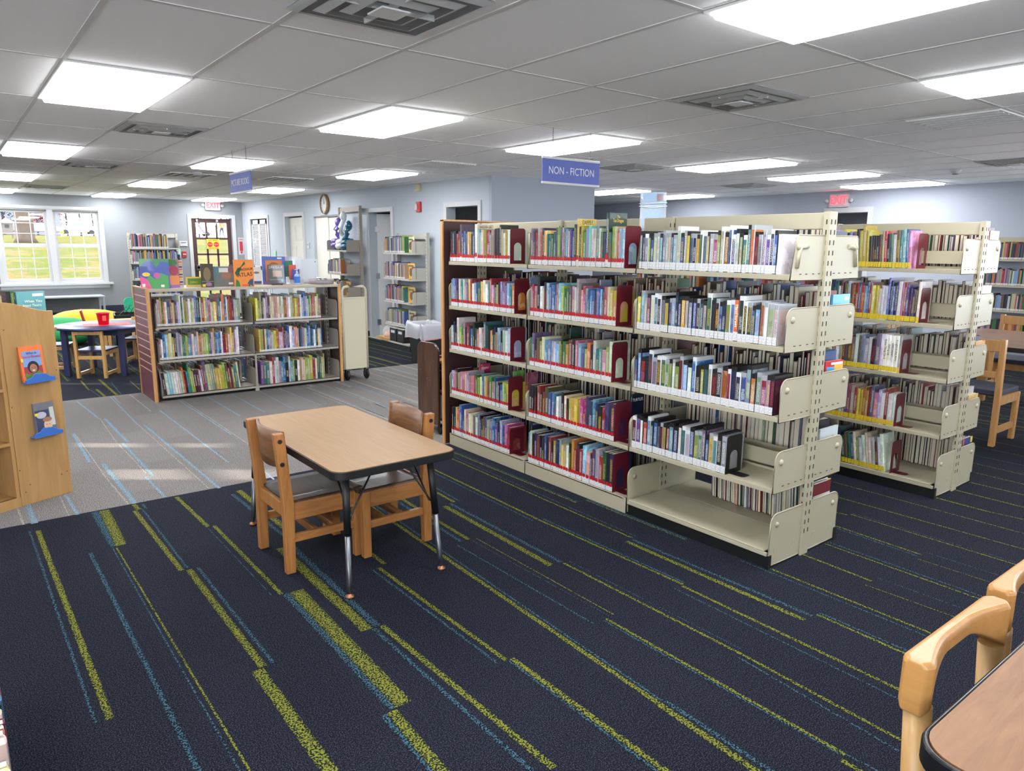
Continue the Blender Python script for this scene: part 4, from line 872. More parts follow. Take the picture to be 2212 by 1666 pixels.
# ---- second row (row B)
XB_, YB0 = 5.05, 1.78
section('near section of the second cream row with yellow-labelled books', XB_, YB0, .93, kick='black', stops=True, fd=.29, slant=False)
section('middle section of the second cream row, half hidden', XB_, YB0+.93, .93, kick='black', fd=.29, ends=(0, 0))
section('far section of the second cream row, mostly hidden', XB_, YB0+1.86, .93, kick='black', fd=.29, ends=(0, 1), far_post=True)
BS = ['enpprtegvvykhvakyyykkkkucrktwutqbp', 'bvgprlekntwrkgwurrbrsbryycwwbnsnwprvnvkw', 'oasccewrwemnuawashwkawwwwww', 'lqtwasshwcsoscbrcryyoymvphwrww', 'kcepkyukabscngutbclwwccwmww']
for r_, sq in enumerate(BS):
    wd = (.62, .70, .62, .62, .60)[r_]
    o, x = fill((XB_-.29+.012, YB0+.91, 0), phiA, zz5[r_], sq, wd, (.2, .25) if r_ < 4 else (.17, .25), (.14, .17), 'yellow', 'yellow-labelled books in second row', '%s, second cream row' % RN[r_], what='yellow-labelled book', lean=(-8 if r_ == 4 else -3 if r_ == 0 else 0), tall=.1)
    bookend((XB_-.29+.014, YB0+.91-x-(.03 if r_ in (0, 4) else .001), zz5[r_]), phiA, 'maroon bookend on the %s of the second cream row' % RN[r_], 'maroon arched bookends', hgt=.215)
    if r_ == 2:
        for ob, wds in zip(o[-5:-1], ('Every Thing On It', 'Falling Up', 'LAFCADIO', 'A Light in the Attic')):
            ob.color = lin((228, 226, 218)); bb = ob.bound_box; tt = max(p[0] for p in bb); hh = max(p[2] for p in bb); spine_text(ob, tt, hh, wds, .018, inkb, .6)
rows = []
for r_ in range(5):
    for k in (1, 2): rows.append(((XB_-.275, YB0+.93*k+.9), phiA, zz5[r_], .84, (.2, .25), (.14, .17), MX, 'y'))
    for k in (0, 1, 2): rows.append(((XB_+.275, YB0+.93*k+.04), pi/2, zz5[r_], .8, (.2, .26), (.15, .18), DK, None))
stuff_books('book rows in the hidden parts of the second cream row', rows)
# face-out / single covers beside the end brackets
def cover_at(name, label, loc, rz, w, h, t, rgb, art=(), lean=0):
    o = MB(); o.box(-w/2, w/2, 0, .0015, 0, h, 0); o.box(-w/2, w/2, t-.0015, t, 0, h, 0); o.box(-w/2, -w/2+.0015, 0, t, 0, h, 0); o.box(-w/2+.002, w/2-.003, .0015, t-.0015, .003, h-.003, 1)
    ob = o.build(name, [mat('cv_%d_%d_%d' % rgb, rgb, .35, noise=.15, nscale=25, coat=.3), paper]); ob.matrix_world = Matrix.Translation(loc) @ Matrix.Rotation(rz, 4, 'Z') @ Matrix.Rotation(lean, 4, 'X'); tag(ob, label, 'book')
    for i, (kind, a, b_, c_, d_, rgb2) in enumerate(art):
        q = MB(); y = -.0006-.0004*i
        if kind == 'r': q.box(a, b_, y, 0, c_, d_)
        elif kind == 'e':   # ellipse cx,cz,rx,rz
            n = 18; q.prism([(a+c_*cos(2*pi*k/n), b_+d_*sin(2*pi*k/n)) for k in range(n)], y, 0, 'y')
        elif kind == 't': q.prism([(a, c_), (b_, c_), ((a+b_)/2, d_)], y, 0, 'y')
        elif kind == 'p': q.prism(a, y, 0, 'y')
        q.build('cover_art', mat('art_%d_%d_%d' % rgb2, rgb2, .4, coat=.3), ob)
    return ob
def ctext(ob, body, size, x, z, m, sx=1, rot=0):
    M_ = basis((x, -.004, z), (cos(rot), 0, sin(rot)), (-sin(rot), 0, cos(rot))); text(body, size, m, M_, ob, ext=.0004, sx=sx, name='cover_title')
BAR = ('r', .03, .06, .19, .2, (236, 236, 232))
cover_at('book', 'sky-blue book standing face out between the two cream rows', (3.56, 1.86, LV[1]+.001), 0, .17, .225, .012, (86, 176, 224), [('r', .03, .07, .195, .212, (240, 240, 236))])
o = cover_at('book', 'colourful red BIG BOOK OF cover leaning at the near row end', (3.55, 1.86, LV[2]+.001), radians(-4), .16, .22, .02, (200, 36, 44), [('r', -.065, 0, .05, .19, (60, 160, 220)), ('r', .0, .075, .04, .2, (232, 180, 60)), ('t', .02, .06, .06, .17, (210, 60, 40)), ('r', -.03, .07, .2, .212, (240, 240, 236))])
ctext(o, 'BIG', .06, -.03, .125, inkr, .8); ctext(o, 'BOOK OF', .026, -.03, .08, inkw, .8)
cover_at('book', 'pale sketchy winter picture book face out at the near row end', (3.56, 1.86, LV[3]+.001), 0, .18, .22, .01, (196, 206, 208), [('r', -.08, .08, .01, .06, (150, 180, 186)), ('e', -.03, .15, .02, .015, (160, 168, 172)), ('e', .04, .16, .018, .014, (164, 172, 176))])
o = cover_at('book', 'white book with yellow corner flat near the bottom of the row end', (3.56, 1.87, .093), 0, .17, .24, .02, (226, 226, 228), [('r', .055, .085, .2, .24, (232, 205, 50)), ('r', -.085, .085, .17, .235, (120, 34, 44)), ('r', -.05, .02, .05, .056, (120, 130, 150)), ('r', .05, .075, .1, .15, (60, 60, 60))])
o = cover_at('book', 'black and red book standing face out at the second row end', (5.27, 1.80, LV[0]+.001), 0, .15, .235, .02, (150, 30, 50), [('r', -.05, .07, .01, .22, (44, 46, 52)), ('r', .02, .06, .195, .212, (236, 236, 232)), ('e', .01, .09, .025, .02, (180, 184, 180))])
cover_at('book', 'white book with blue swoosh at the second row end', (5.26, 1.80, LV[1]+.001), 0, .15, .225, .02, (224, 226, 230), [('e', -.02, .1, .05, .08, (90, 130, 200)), ('e', .0, .1, .05, .075, (226, 228, 232)), ('r', -.02, .05, .16, .165, (200, 80, 70))])
o = cover_at('book', 'tan book with maroon band at the second row end', (5.27, 1.80, LV[2]+.001), 0, .16, .2, .02, (206, 160, 98), [('r', -.07, .08, .09, .13, (120, 40, 56))]); ctext(o, 'FAST', .022, 0, .11, inkw)
cover_at('book', 'yellowish smiling-line book at the second row end', (5.27, 1.80, LV[3]+.001), 0, .16, .2, .02, (210, 178, 112), [('e', -.03, .07, .008, .02, (120, 96, 50)), ('e', .03, .07, .008, .02, (120, 96, 50)), ('e', 0, .12, .06, .008, (150, 118, 60))])
cover_at('book', 'blue space book on the bottom shelf at the second row end', (5.27, 1.80, .093), 0, .16, .22, .02, (60, 74, 128), [('r', .05, .08, .18, .22, (232, 205, 50)), ('e', -.02, .13, .025, .04, (200, 190, 190)), ('r', -.08, -.055, 0, .22, (180, 90, 90))])
cover_at('book', 'green Kids Are Ready book seen under the near top rail', (4.78, 3.2, LV[0]+.001), radians(-40), .2, .25, .015, (46, 60, 56))
cover_at('book', 'blue They Shout cat book between rows on second shelf', (3.66, 2.62, LV[1]+.001), radians(-35), .18, .235, .01, (110, 160, 206), [('e', .0, .03, .02, .03, (110, 50, 80)), ('e', .05, .03, .015, .03, (110, 50, 80))])
# ================================================================== TABLES AND CHAIRS
def activity_table():
    t = thing('activity_table', 'low oak-topped activity table with black edge and adjustable legs', 'table', (1.512, 3.338, 0))
    ol = rrect(-.311, .311, -.61, .61, .06, 8); il = [(x*.982, y*.99) for x, y in ol]
    MB().prism(il, .575, .602, 'z').build('table_top', lam, t)
    MB().ring(ol, il, .564, .600, 'z').build('edge_band', black, t, bevel=.004)
    MB().prism([(x*.97, y*.98) for x, y in il], .566, .575, 'z').build('underside', mat('backing_brown', (70, 54, 40), .7), t)
    for sx in (-1, 1):
        for sy in (-1, 1):
            top = Vector((sx*.215, sy*.50, .565)); bot = Vector((sx*.24, sy*.555, .0))
            if sx < 0 and sy > 0: top.x -= .05; bot.x -= .055
            mid = bot.lerp(top, .50)
            l = MB().tube([mid, top], .0165, 14).build('leg', black, t)
            MB().tube([bot+Vector((0, 0, .02)), bot.lerp(top, .12), bot.lerp(top, .52)], [.009, .0125, .0135], 12).build('leg_insert', dsteel, l)
            MB().lathe([(.008, .03), (.009, .016), (.019, .012), (.02, .004), (.014, 0)], 14, 0, Matrix.Translation((bot.x, bot.y, 0))).build('foot_glide', mat('bronze', (150, 104, 72), .35, metal=.7), l)
            k = bot.lerp(top, .60); MB().tube([k+Vector((0, 0, 0)), (k.x-sx*.02, k.y-sy*.015, k.z+.01), (top.x-sx*.02, top.y-sy*.18, .565)], .0045, 7).tube([k, (k.x-sx*.015, k.y-sy*.01, k.z+.01), (top.x-sx*.14, top.y-sy*.0, .565)], .0045, 7).build('leg_brace', black, l)
activity_table()
bolt = mat('bolt_dark', (36, 24, 20), .4)
def oak_chair(label, loc, rz):
    t = thing('wooden_chair', label, 'chair', loc, rz, 'small oak chairs at the activity table'); W_ = .183
    for sy in (-1, 1):
        y = sy*W_; b = MB()   # rear post with raked upper part (x- = back)
        P = [(-.205, 0), (-.16, 0), (-.152, .34), (-.165, .47), (-.185, .69), (-.232, .69), (-.214, .47), (-.205, .34)]
        b.prism(P, y-.019, y+.019, 'y'); po = b.build('rear_leg', oak, t, bevel=.004)
        q = MB()
        for z in (.655, .545):
            xb = -.196+.05*(.69-z)-.012; q.tube([(xb, y+sy*.0185, z), (xb, y+sy*.0225, z)], .0105, 12)
        q.build('bolt', bolt, po)
        MB().prism([(.148, 0), (.19, 0), (.19, .345), (.148, .345)], y-.019, y+.019, 'y').build('front_leg', oak, t, bevel=.004)
        MB().box(-.155, .15, y-.014, y+.014, .262, .345).build('side_apron', oakh, t, bevel=.003)
        MB().box(-.16, .15, y-.011, y+.011, .150, .190).build('stretcher', oakh, t, bevel=.003)
        for x in (-.18, .168): MB().lathe([(.012, 0), (.012, -.006)], 10, 0, Matrix.Translation((x, y, .004))).build('foot_glide', black, t)
    for x in (-.04, .06): MB().box(x-.011, x+.011, -W_+.011, W_-.011, .152, .188).build('cross_stretcher', oak, t, bevel=.003)
    MB().box(.158, .182, -W_, W_, .27, .34).build('front_apron', oak, t, bevel=.003); MB().box(-.19, -.168, -W_, W_, .27, .335).build('rear_apron', oak, t, bevel=.003)
    b = MB(); n = 10; vs = []; fs = []   # dished seat
    for i in range(n+1):
        for j in range(n+1):
            x = -.17+.375*i/n; y = -.19+.38*j/n; z = .352+.012*(2*j/n-1)**2-.012+(.006 if i == n else 0); vs.append((x, y, z))
    m_ = len(vs); vs += [(x, y, z-.016) for x, y, z in vs]
    for i in range(n):
        for j in range(n):
            a = i*(n+1)+j; fs.append((a, a+n+1, a+n+2, a+1)); fs.append((m_+a, m_+a+1, m_+a+n+2, m_+a+n+1))
    for i in range(n):
        a = i*(n+1); fs.append((a, m_+a, m_+a+n+1, a+n+1)) ; c = i*(n+1)+n; fs.append((c, c+n+1, m_+c+n+1, m_+c)); fs.append((i, i+1, m_+i+1, m_+i)[::-1]); d = n*(n+1)+i; fs.append((d, m_+d, m_+d+1, d+1)[::-1])
    b.add(vs, fs, 0, True); b.build('seat', oakseat, t)
    b = MB(); vs = []; fs = []; n = 12; zz = (.515, .56, .62, .69)
    for th in (0, .014):
        for z in zz:
            for j in range(n+1): y = -W_+.016+(2*W_-.032)*j/n; vs.append((-.192-.035*(1-(2*j/n-1)**2)-.08*(z-.5)+.035-th, y, z+(.012*(1-(2*j/n-1)**2) if z < .52 else 0)*-1))
    N = (n+1)*4
    for k in range(3):
        for j in range(n): a = k*(n+1)+j; fs.append((a, a+1, a+n+2, a+n+1)); fs.append((N+a, N+a+n+1, N+a+n+2, N+a+1))
    for j in range(n): fs.append((j, N+j, N+j+1, j+1)); a = 3*(n+1)+j; fs.append((a, a+1, N+a+1, N+a))
    for k in range(3): a = k*(n+1); fs.append((a, a+n+1, N+a+n+1, N+a)); c = a+n; fs.append((c, N+c, N+c+n+1, c+n+1))
    b.add(vs, fs, 0, True); b.build('backrest', wood('oak_back', (84, 54, 30), (128, 84, 46), axis=1, coat=.08, rough=.5), t)
oak_chair('small oak chair on the left of the activity table, back to the left', (1.34, 3.37, 0), 0)
oak_chair('small oak chair on the right of the activity table, back to the right', (1.70, 3.315, 0), pi)
# foreground table
t = thing('library_table', 'pinkish oak library table with black edge in the lower right corner', 'table', (1.92, -.37, 0))
ol = rrect(-.75, .75, -.8, .8, .07, 8); il = [(x*.988, y*.989) for x, y in ol]
MB().prism(il, .715, .742, 'z').build('table_top', pink, t); MB().ring(ol, il, .70, .741, 'z').build('edge_band', mat('black_edge', (20, 20, 22), .25), t, bevel=.006); MB().prism([(x*.97, y*.97) for x, y in il], .702, .715, 'z').build('underside', MATS['backing_brown'], t)
MB().lathe([(.009, 0), (.006, .0008)], 5, 0, basis((-.752, .655, .72), (0, 1, 0), (0, 0, 1))).build('chipped_spot', mat('chip', (190, 180, 160), .6), t)
for sx in (-1, 1):
    for sy in (-1, 1): MB().tube([(sx*.66, sy*.70, 0), (sx*.66, sy*.70, .70)], [.025, .03], 14).build('leg', black, t)
def maple_chair(label, loc, rz):
    t = thing('maple_chair', label, 'chair', loc, rz, 'maple chairs at the foreground table')   # faces +x local; back at -x
    W_ = .177
    for sy in (-1, 1):
        MB().tube([(-.20, sy*W_, 0), (-.205, sy*W_, .45), (-.218, sy*W_, .705)], [.017, .021, .025], 14).build('rear_leg', maplev, t); MB().tube([(.2, sy*W_, 0), (.2, sy*W_, .43)], [.016, .02], 14).build('front_leg', maplev, t)
        MB().box(-.2, .2, sy*W_-.011, sy*W_+.011, .37, .43).build('side_apron', maple, t, bevel=.003); MB().box(-.2, .2, sy*W_-.01, sy*W_+.01, .18, .21).build('stretcher', maple, t, bevel=.003)
    MB().prism(rrect(-.2, .23, -.23, .23, .04, 4), .43, .455, 'z').build('seat', mat('seat_navy', (46, 50, 72), .7), t, bevel=.006)
    b = MB(); n = 24; vs = []; fs = []   # yoke: straight outer edge, scooped inner edge, arched below
    for j in range(n+1):
        q = 2*j/n-1; y = q*(W_+.026); e = max(0, (abs(q)-.25)/.75)**1.6; rnd = 0 if abs(q) < .9 else (abs(q)-.9)/.1
        xo = -.252+.012*rnd**2; xi = -.252+.030+.036*e-.016*rnd**2; zt = .802; zb = .762-.070*e
        fr = [(xo, zb), (xo, zt-.010), (xo+.006, zt), (xi-.006, zt), (xi, zt-.010), (xi, zb)]
        vs += [(x, y, z) for x, z in fr]
    for j in range(n):
        for k in range(6): k2 = (k+1) % 6; fs.append((j*6+k, j*6+k2, (j+1)*6+k2, (j+1)*6+k))
    b.add(vs, fs+[(5, 4, 3, 2, 1, 0), tuple(n*6+k for k in range(6))], 0, False)
    o = b.build('back_rail', maple, t, bevel=.011); o.modifiers['bevel'].segments = 4
    return t
maple_chair('maple chair with bowed back rail tucked at the lower right table', (1.535, .27, 0), -pi/2); maple_chair('maple chair behind the lower right table, mostly cut off by the frame', (1.985, .285, 0), -pi/2)

# ---- tables and chairs at the far right
navseat = mat('navy_cushion', (54, 58, 72), .75, noise=.1, nscale=200)
mp2 = wood('reading_chair_wood', (170, 122, 72), (206, 156, 100), axis=2, rough=.4)
def reading_chair(label, loc, rz):
    t = thing('reading_chair', label, 'chair', loc, rz, 'reading chairs at the right tables'); W_ = .235
    for sy in (-1, 1):
        b = MB(); b.prism([(-.24, 0), (-.19, 0), (-.195, .42), (-.225, .86), (-.27, .86), (-.245, .42)], sy*W_-.02, sy*W_+.02, 'y'); b.build('rear_leg', mp2, t, bevel=.004)
        MB().box(.18, .225, sy*W_-.02, sy*W_+.02, 0, .40).build('front_leg', mp2, t, bevel=.004); MB().box(-.2, .2, sy*W_-.013, sy*W_+.013, .33, .40).build('side_apron', mp2, t); MB().box(-.2, .2, sy*W_-.011, sy*W_+.011, .10, .15).build('stretcher', mp2, t)
    MB().box(.19, .215, -W_, W_, .33, .4).build('front_apron', mp2, t)
    MB().prism(rrect(-.19, .25, -.235, .235, .03, 4), .40, .445, 'z').build('seat', navseat, t, bevel=.01)
    for z, h_ in ((.76, .09), (.55, .05)): MB().box(-.262+.06*(.86-z), -.232+.06*(.86-z), -W_, W_, z, z+h_).build('back_rail', mp2, t, bevel=.004)
    for k in range(5): MB().box(-.242, -.228, -.16+.08*k-.014, -.16+.08*k+.014, .60, .76).build('back_slat', mp2, t)
    return t
reading_chair('oak reading chair with navy seat right behind the second row end', (6.68, 2.27, 0), 0)
reading_chair('oak reading chair at the right edge, next one along the table', (6.72, 1.45, 0), radians(8))
reading_chair('oak reading chair on the far side of the right reading table', (8.75, 2.65, 0), pi); reading_chair('oak reading chair pulled near the far wall shelves at the right', (8.15, 3.35, 0), radians(-100))
t = thing('reading_table', 'brown reading table with dark edge at the right side', 'table', (7.75, 2.1, 0))
MB().prism(rrect(-.75, .75, -.8, .8, .04, 4), .715, .74, 'z').build('table_top', wood('brown_lam', (120, 88, 68), (152, 116, 92), axis=1), t); MB().ring(rrect(-.755, .755, -.805, .805, .045, 4), rrect(-.75, .75, -.8, .8, .04, 4), .70, .738, 'z').build('edge_band', black, t)
for sx in (-1, 1):
    for sy in (-1, 1): MB().box(sx*.66-.03, sx*.66+.03, sy*.7-.03, sy*.7+.03, 0, .71).build('leg', mp2, t)

# ================================================================== LOW PICTURE-BOOK UNIT
oake = wood('oak_trim', (178, 126, 74), (206, 156, 98), axis=2)
x0, x1, yf, yk = 1.575, 3.475, 7.63, 8.22
t = thing('low_double_bookcase', 'low double-sided bookcase with maroon slatwall end and taupe shelves', 'bookcase', (x0, yf, 0)); Wd = x1-x0; D_ = yk-yf
zt = 1.078
MB().box(-.03, Wd+.03, -.012, D_+.012, zt, zt+.028).build('top', mat('top_laminate', (176, 166, 150), .45), t, bevel=.004)
b = MB(); b.box(-.055, -.035, .015, D_-.015, .0, zt+.03); 
b.build('slatwall_panel', slat, t)
b = MB()
for k in range(11): z = 1.03-.073*k; b.box(-.0565, -.054, .018, D_-.018, z-.0045, z+.0045)
b.build('slatwall_groove', mat('groove_edge', (196, 160, 140), .4), t)
for nm, (a, c) in (('end_trim', (-.062, -.03)), ('end_trim', (Wd+.0, Wd+.03))):
    for yy in (-.014, D_-.004): MB().box(a, c, yy, yy+.022, 0, zt+.03).build(nm, oake, t)
MB().box(-.062, -.03, 0, D_, zt+.03, zt+.038).build('end_cap', oake, t); MB().box(-.034, -.012, .01, D_-.01, 0, zt).build('inner_end', brownlam, t)
MB().box(Wd, Wd+.028, .006, D_-.006, 0, zt).build('right_end_panel', brownlam, t)
for k in (0, 1, 2):
    xx = (0.0, Wd/2, Wd)[k]-(.0, 0, .02)[k]; b = MB(); b.box(xx-.012, xx+.02, D_/2-.03, D_/2+.03, 0, zt)
    z = .1
    while z < 1.03: b.box(xx+.021 if k == 0 else xx-.014, xx+.0225 if k == 0 else xx-.0125, D_/2-.02, D_/2-.014, z, z+.02, 1); b.box(xx-.001, xx+.009, D_/2-.032, D_/2-.0295, z, z+.02, 1); z += .05
    b.build('upright_post', [tan, slotm], t)
MB().box(Wd/2-.02, Wd/2+.02, .005, .035, 0, .06).box(Wd/2-.006, Wd/2+.012, .01, .02, .06, .4).build('foot', tan, t); MB().box(0, Wd, .06, D_-.06, 0, .05).build('base_kick', black, t)
PBZ = [.742, .410, .058]
for z in PBZ:
    for k in (0, 1):
        a = k*Wd/2+.012; c = (k+1)*Wd/2-.012
        for sy in (0, 1):
            ya, yb = (0.0, D_/2-.035) if sy == 0 else (D_/2+.035, D_)
            b = MB(); b.box(a, c, ya, yb, z-.004, z); y_ = ya if sy == 0 else yb-.012; b.box(a, c, y_, y_+.012, z-.026, z); so = b.build('shelf', tan, t)
            for e in ((1,) if k == 1 else (0, 1)):
                if sy: continue
                xx = a if e == 0 else c; P = [(yb, z-.02), (yb, z+.19)]+[(ya+.04-.04*sin(pi/2*q/5), z+.15+.04*cos(pi/2*q/5)) for q in range(6)]+[(ya, z-.02)]
                b = MB(); b.prism(P, xx-.002, xx+.001, 'x'); b.lathe([(.014, 0), (.012, .007), (.002, .009)], 12, 0, basis((xx, ya+.06, z+.12), (0, 0, 1), (0, 1, 0)) @ Matrix.Rotation(pi, 4, 'X')); b.build('shelf_bracket', tan, so)
PS = [['cwygowbocuvhwgwycwlwbgkwryhpwwyrtwobwyrmwwa', 'ylekcwvmccpccccerwwceyyyowsbhwglroywlp'], ['pwbsycykhawgtlsvwhcocylgvwybbbwroowyeaww', 'ylrcbspwyohwrkhbwwspowkbpwwbstbwbkywb'], ['akwswwwwcoktglykmhrvccaayyylurmytc', 'vgtcrwwpsbkwslkwywclwyrwgtye']]
for r_ in range(3):
    for k in (0, 1):
        wd = ((.80, .72), (.77, .70), (.76, .72))[r_][k]
        fill((x0+k*Wd/2+(.02 if k == 0 else (.03 if r_ == 0 else .05)), yf+.014, 0), 0, PBZ[r_], PS[r_][k], wd, [(.21, .27), (.20, .26), (.22, .28)][r_], (.17, .2), 'white' if r_ < 2 else None, 'picture books on the %s half of the low bookcase' % ('left', 'right')[k],
             '%s, %s half of low bookcase' % (('top shelf', 'middle shelf', 'bottom shelf')[r_], ('left', 'right')[k]), what='picture book', lean=(-5 if (r_ == 2 and k == 0) else 0), tr=(.55, 1.35), tall=.14, name='picture_book')
rows = []
for r_ in range(3):
    for k in (0, 1): rows.append(((x0+(k+1)*Wd/2-.04, yf+D_-.015), pi, PBZ[r_], .84, (.2, .26), (.17, .2), 'kkaunkgmvbrsw', None))
stuff_books('books on the back side of the low double bookcase', rows)
# display on top
zt2 = 1.106
o = cover_at('book', 'open picture book with blue sky and pink flowers, leftmost on the low bookcase', (1.64, 7.78, zt2), radians(-18), .26, .285, .008, (66, 84, 168), [('p', [(-.12, .0), (.12, .0), (.12, .12), (.05, .15), (.0, .09), (-.05, .13)], 0, 0, 0, (72, 160, 84)), ('p', [(-.13, 0), (-.03, 0), (-.07, .09), (-.13, .12)], 0, 0, 0, (224, 92, 150)), ('p', [(-.13, .285), (.13, .285), (.13, .25), (.06, .26), (.02, .2), (-.02, .265), (-.08, .255), (-.13, .2)], 0, 0, 0, (70, 140, 90)), ('e', -.075, .135, .035, .02, (232, 206, 70)), ('e', .02, .125, .03, .03, (200, 90, 160)), ('r', -.115, -.09, .015, .045, (236, 236, 230)), ('r', .05, .08, .012, .035, (236, 236, 230))])
cover_at('book', 'second half of the open picture book with red flower and orange ground', (1.80, 7.79, zt2), radians(14), .15, .285, .008, (150, 120, 110), [('e', .0, .245, .06, .035, (64, 120, 70)), ('e', .02, .17, .045, .05, (170, 60, 90)), ('r', -.06, .07, .02, .12, (226, 140, 90)), ('r', -.07, .07, .0, .03, (150, 110, 170))])
t2 = thing('paper_chain', 'strip of coloured paper blocks hanging beside the open picture book', 'decoration', (1.90, 7.86, zt2)); MB().box(-.02, .02, 0, .002, 0, .27).build('strip', white, t2)
for k in range(10): MB().box(-.016, .016, -.002, 0, .02+.025*k, .034+.025*k).build('paper_block', mat('blk%d' % (k % 3), ((220, 110, 70), (44, 60, 110), (226, 180, 80))[k % 3], .6), t2)
o = cover_at('book', 'small yellow and green Dino comics book lying open on the low bookcase', (2.025, 7.88, zt2), radians(-4), .15, .1, .015, (214, 186, 84), [('r', -.06, .07, .02, .085, (90, 130, 50))]); ctext(o, 'DINO', .03, 0, .045, inky)
cover_at('book', 'narrow dark brown skeleton cover book on the low bookcase', (2.12, 7.74, zt2), radians(-6), .12, .235, .012, (66, 56, 44), [('e', 0, .13, .035, .07, (120, 104, 70)), ('r', -.055, .055, .055, .06, (110, 150, 110)), ('r', -.05, -.02, .005, .03, (232, 205, 50)), ('e', .01, .03, .03, .02, (150, 110, 150))])
cover_at('book', 'wide grey dinosaur book with white sticker on the low bookcase', (2.305, 7.80, zt2), radians(-3), .23, .205, .012, (112, 116, 112), [('p', [(-.115, .06), (-.06, .13), (-.02, .19), (-.09, .2), (-.115, .17)], 0, 0, 0, (84, 128, 140)), ('e', .02, .11, .05, .04, (150, 112, 96)), ('r', -.05, .04, .145, .19, (206, 216, 212)), ('r', .04, .085, .02, .04, (220, 220, 214)), ('e', .08, .17, .04, .03, (120, 90, 100))])
o = cover_at('book', 'orange DINOSAUR ATLAS book standing on the low bookcase', (2.475, 7.70, zt2), radians(-3), .20, .275, .014, (232, 140, 66), [('p', [(-.09, .14), (-.06, .19), (-.03, .2), (.01, .26), (.02, .23), (-.02, .2), (-.04, .15), (-.07, .1)], 0, 0, 0, (34, 90, 60)), ('p', [(-.09, .0), (-.04, .0), (-.05, .05), (-.08, .08)], 0, 0, 0, (50, 120, 60)), ('p', [(.03, .03), (.09, .0), (.09, .08), (.06, .07)], 0, 0, 0, (50, 80, 120)), ('r', -.02, .04, .006, .02, (220, 80, 50)), ('p', [(.04, .0), (.06, .0), (.05, .05)], 0, 0, 0, (40, 100, 60))])
ctext(o, 'DINOSAUR', .036, .015, .175, inkb, .85, .08); ctext(o, 'ATLAS', .058, .01, .12, inkb, .9, .08)
cover_at('book', 'white pamphlet with blue and yellow foot on the low bookcase', (2.69, 7.95, zt2), radians(-10), .1, .19, .004, (226, 228, 230), [('r', -.05, .05, .0, .04, (60, 90, 160)), ('r', -.05, .05, .0, .01, (210, 180, 60)), ('e', .0, .13, .03, .012, (120, 124, 128))])
o = cover_at('book', 'large blue and orange dinosaur book standing behind the black one', (2.895, 7.98, zt2), radians(-5), .25, .3, .012, (92, 112, 186), [('r', -.09, .09, .03, .26, (206, 130, 70)), ('e', 0, .19, .06, .05, (150, 90, 50)), ('r', .04, .09, .275, .29, (220, 224, 230)), ('r', -.11, .11, .0, .03, (150, 110, 160))])
o = cover_at('book', 'thick black DINOSAUR book tilted on a wire stand on the low bookcase', (2.85, 7.79, zt2+.02), radians(-14), .17, .2, .035, (38, 40, 44), [('r', -.035, .06, .07, .135, (160, 130, 112)), ('r', -.07, .07, .035, .04, (130, 134, 136)), ('e', .06, .03, .014, .018, (70, 150, 200))], lean=radians(-12)); ctext(o, 'DINOSAUR', .036, 0, .17, inkw, .8)
t2 = thing('wire_book_stand', 'black wire stand under the tilted black DINOSAUR book', 'book stand', (2.85, 7.78, zt2), radians(-14))
b = MB()
for x in (-.05, .05): b.tube([(x, -.05, .012), (x, -.035, .003), (x, .02, .003), (x, .06, .003), (x, .075, .1)], .0025, 6)
b.tube([(-.05, .02, .003), (.05, .02, .003)], .0025, 6); b.build('wire_frame', black, t2)
t2 = thing('brochure_rack', 'clear stepped rack of coloured bookmarks and leaflets on the low bookcase', 'brochure rack', (3.09, 7.97, zt2), radians(-12))
for k, c_ in enumerate(((180, 170, 200), (50, 120, 90), (210, 90, 70), (70, 80, 160))): MB().box(-.1+.03*k, -.02+.03*k, -.03*k, -.03*k+.004, .10-.02*k, .30-.045*k).build('leaflet', mat('leaf%d' % k, c_, .5), t2)
for k in range(4): MB().box(-.03+.025*k, .03+.025*k, -.035-.02*k, -.032-.02*k, 0, .12-.02*k).build('leaflet', mat('leafb%d' % k, ((150, 120, 110), (170, 170, 190), (140, 110, 120), (200, 190, 180))[k], .5), t2)
b = MB(); b.box(-.11, .11, .01, .014, 0, .3); b.box(-.11, .11, -.11, .01, 0, .004); b.box(-.11, .11, -.112, -.108, 0, .05); b.build('rack_body', acryl, t2)
t2 = thing('sanitizer_bottle', 'clear hand sanitizer pump bottle with blue label on the low bookcase', 'bottle', (3.06, 7.74, zt2)); MB().lathe([(.001, 0), (.028, 0), (.03, .01), (.03, .1), (.024, .115), (.012, .12), (.012, .13)], 18).build('bottle_body', mat('clear_pet', (200, 222, 240), .1, alpha=.5), t2); MB().lathe([(.0305, .02), (.0305, .09)], 18, cap=False).build('bottle_label', mat('lbl_blue', (50, 110, 200), .4), t2)
MB().lathe([(.013, .125), (.013, .14), (.006, .142), (.006, .16), (.014, .162), (.012, .17)], 12).tube([(0, 0, .165), (-.03, 0, .163)], .004, 6).build('pump', white, t2)
t2 = thing('magazine_file', 'frosted white plastic magazine holder on the low bookcase', 'file holder', (3.28, 8.0, zt2), radians(-4)); MB().box(-.13, .13, 0, .004, 0, .27).box(-.13, -.126, 0, .1, 0, .27).box(.126, .13, 0, .1, 0, .27).box(-.13, .13, .096, .1, 0, .27).box(-.13, .13, 0, .1, 0, .004).build('holder_body', mat('frosted', (222, 226, 232), .4, alpha=.85), t2); MB().lathe([(.006, 0), (.006, .001)], 10, 0, basis((.1, -.001, .24), (1, 0, 0), (0, 0, 1))).build('snap_hole', dark, t2)
t2 = thing('round_tray', 'round grey tray heaped with white paper slips at the right end', 'tray', (3.36, 7.79, zt2)); MB().lathe([(.001, 0), (.130, 0), (.136, .006), (.136, .052), (.13, .052), (.128, .01), (.001, .008)], 32, cap=False).build('tray_body', mat('galv', (146, 138, 140), .45, metal=.2), t2)
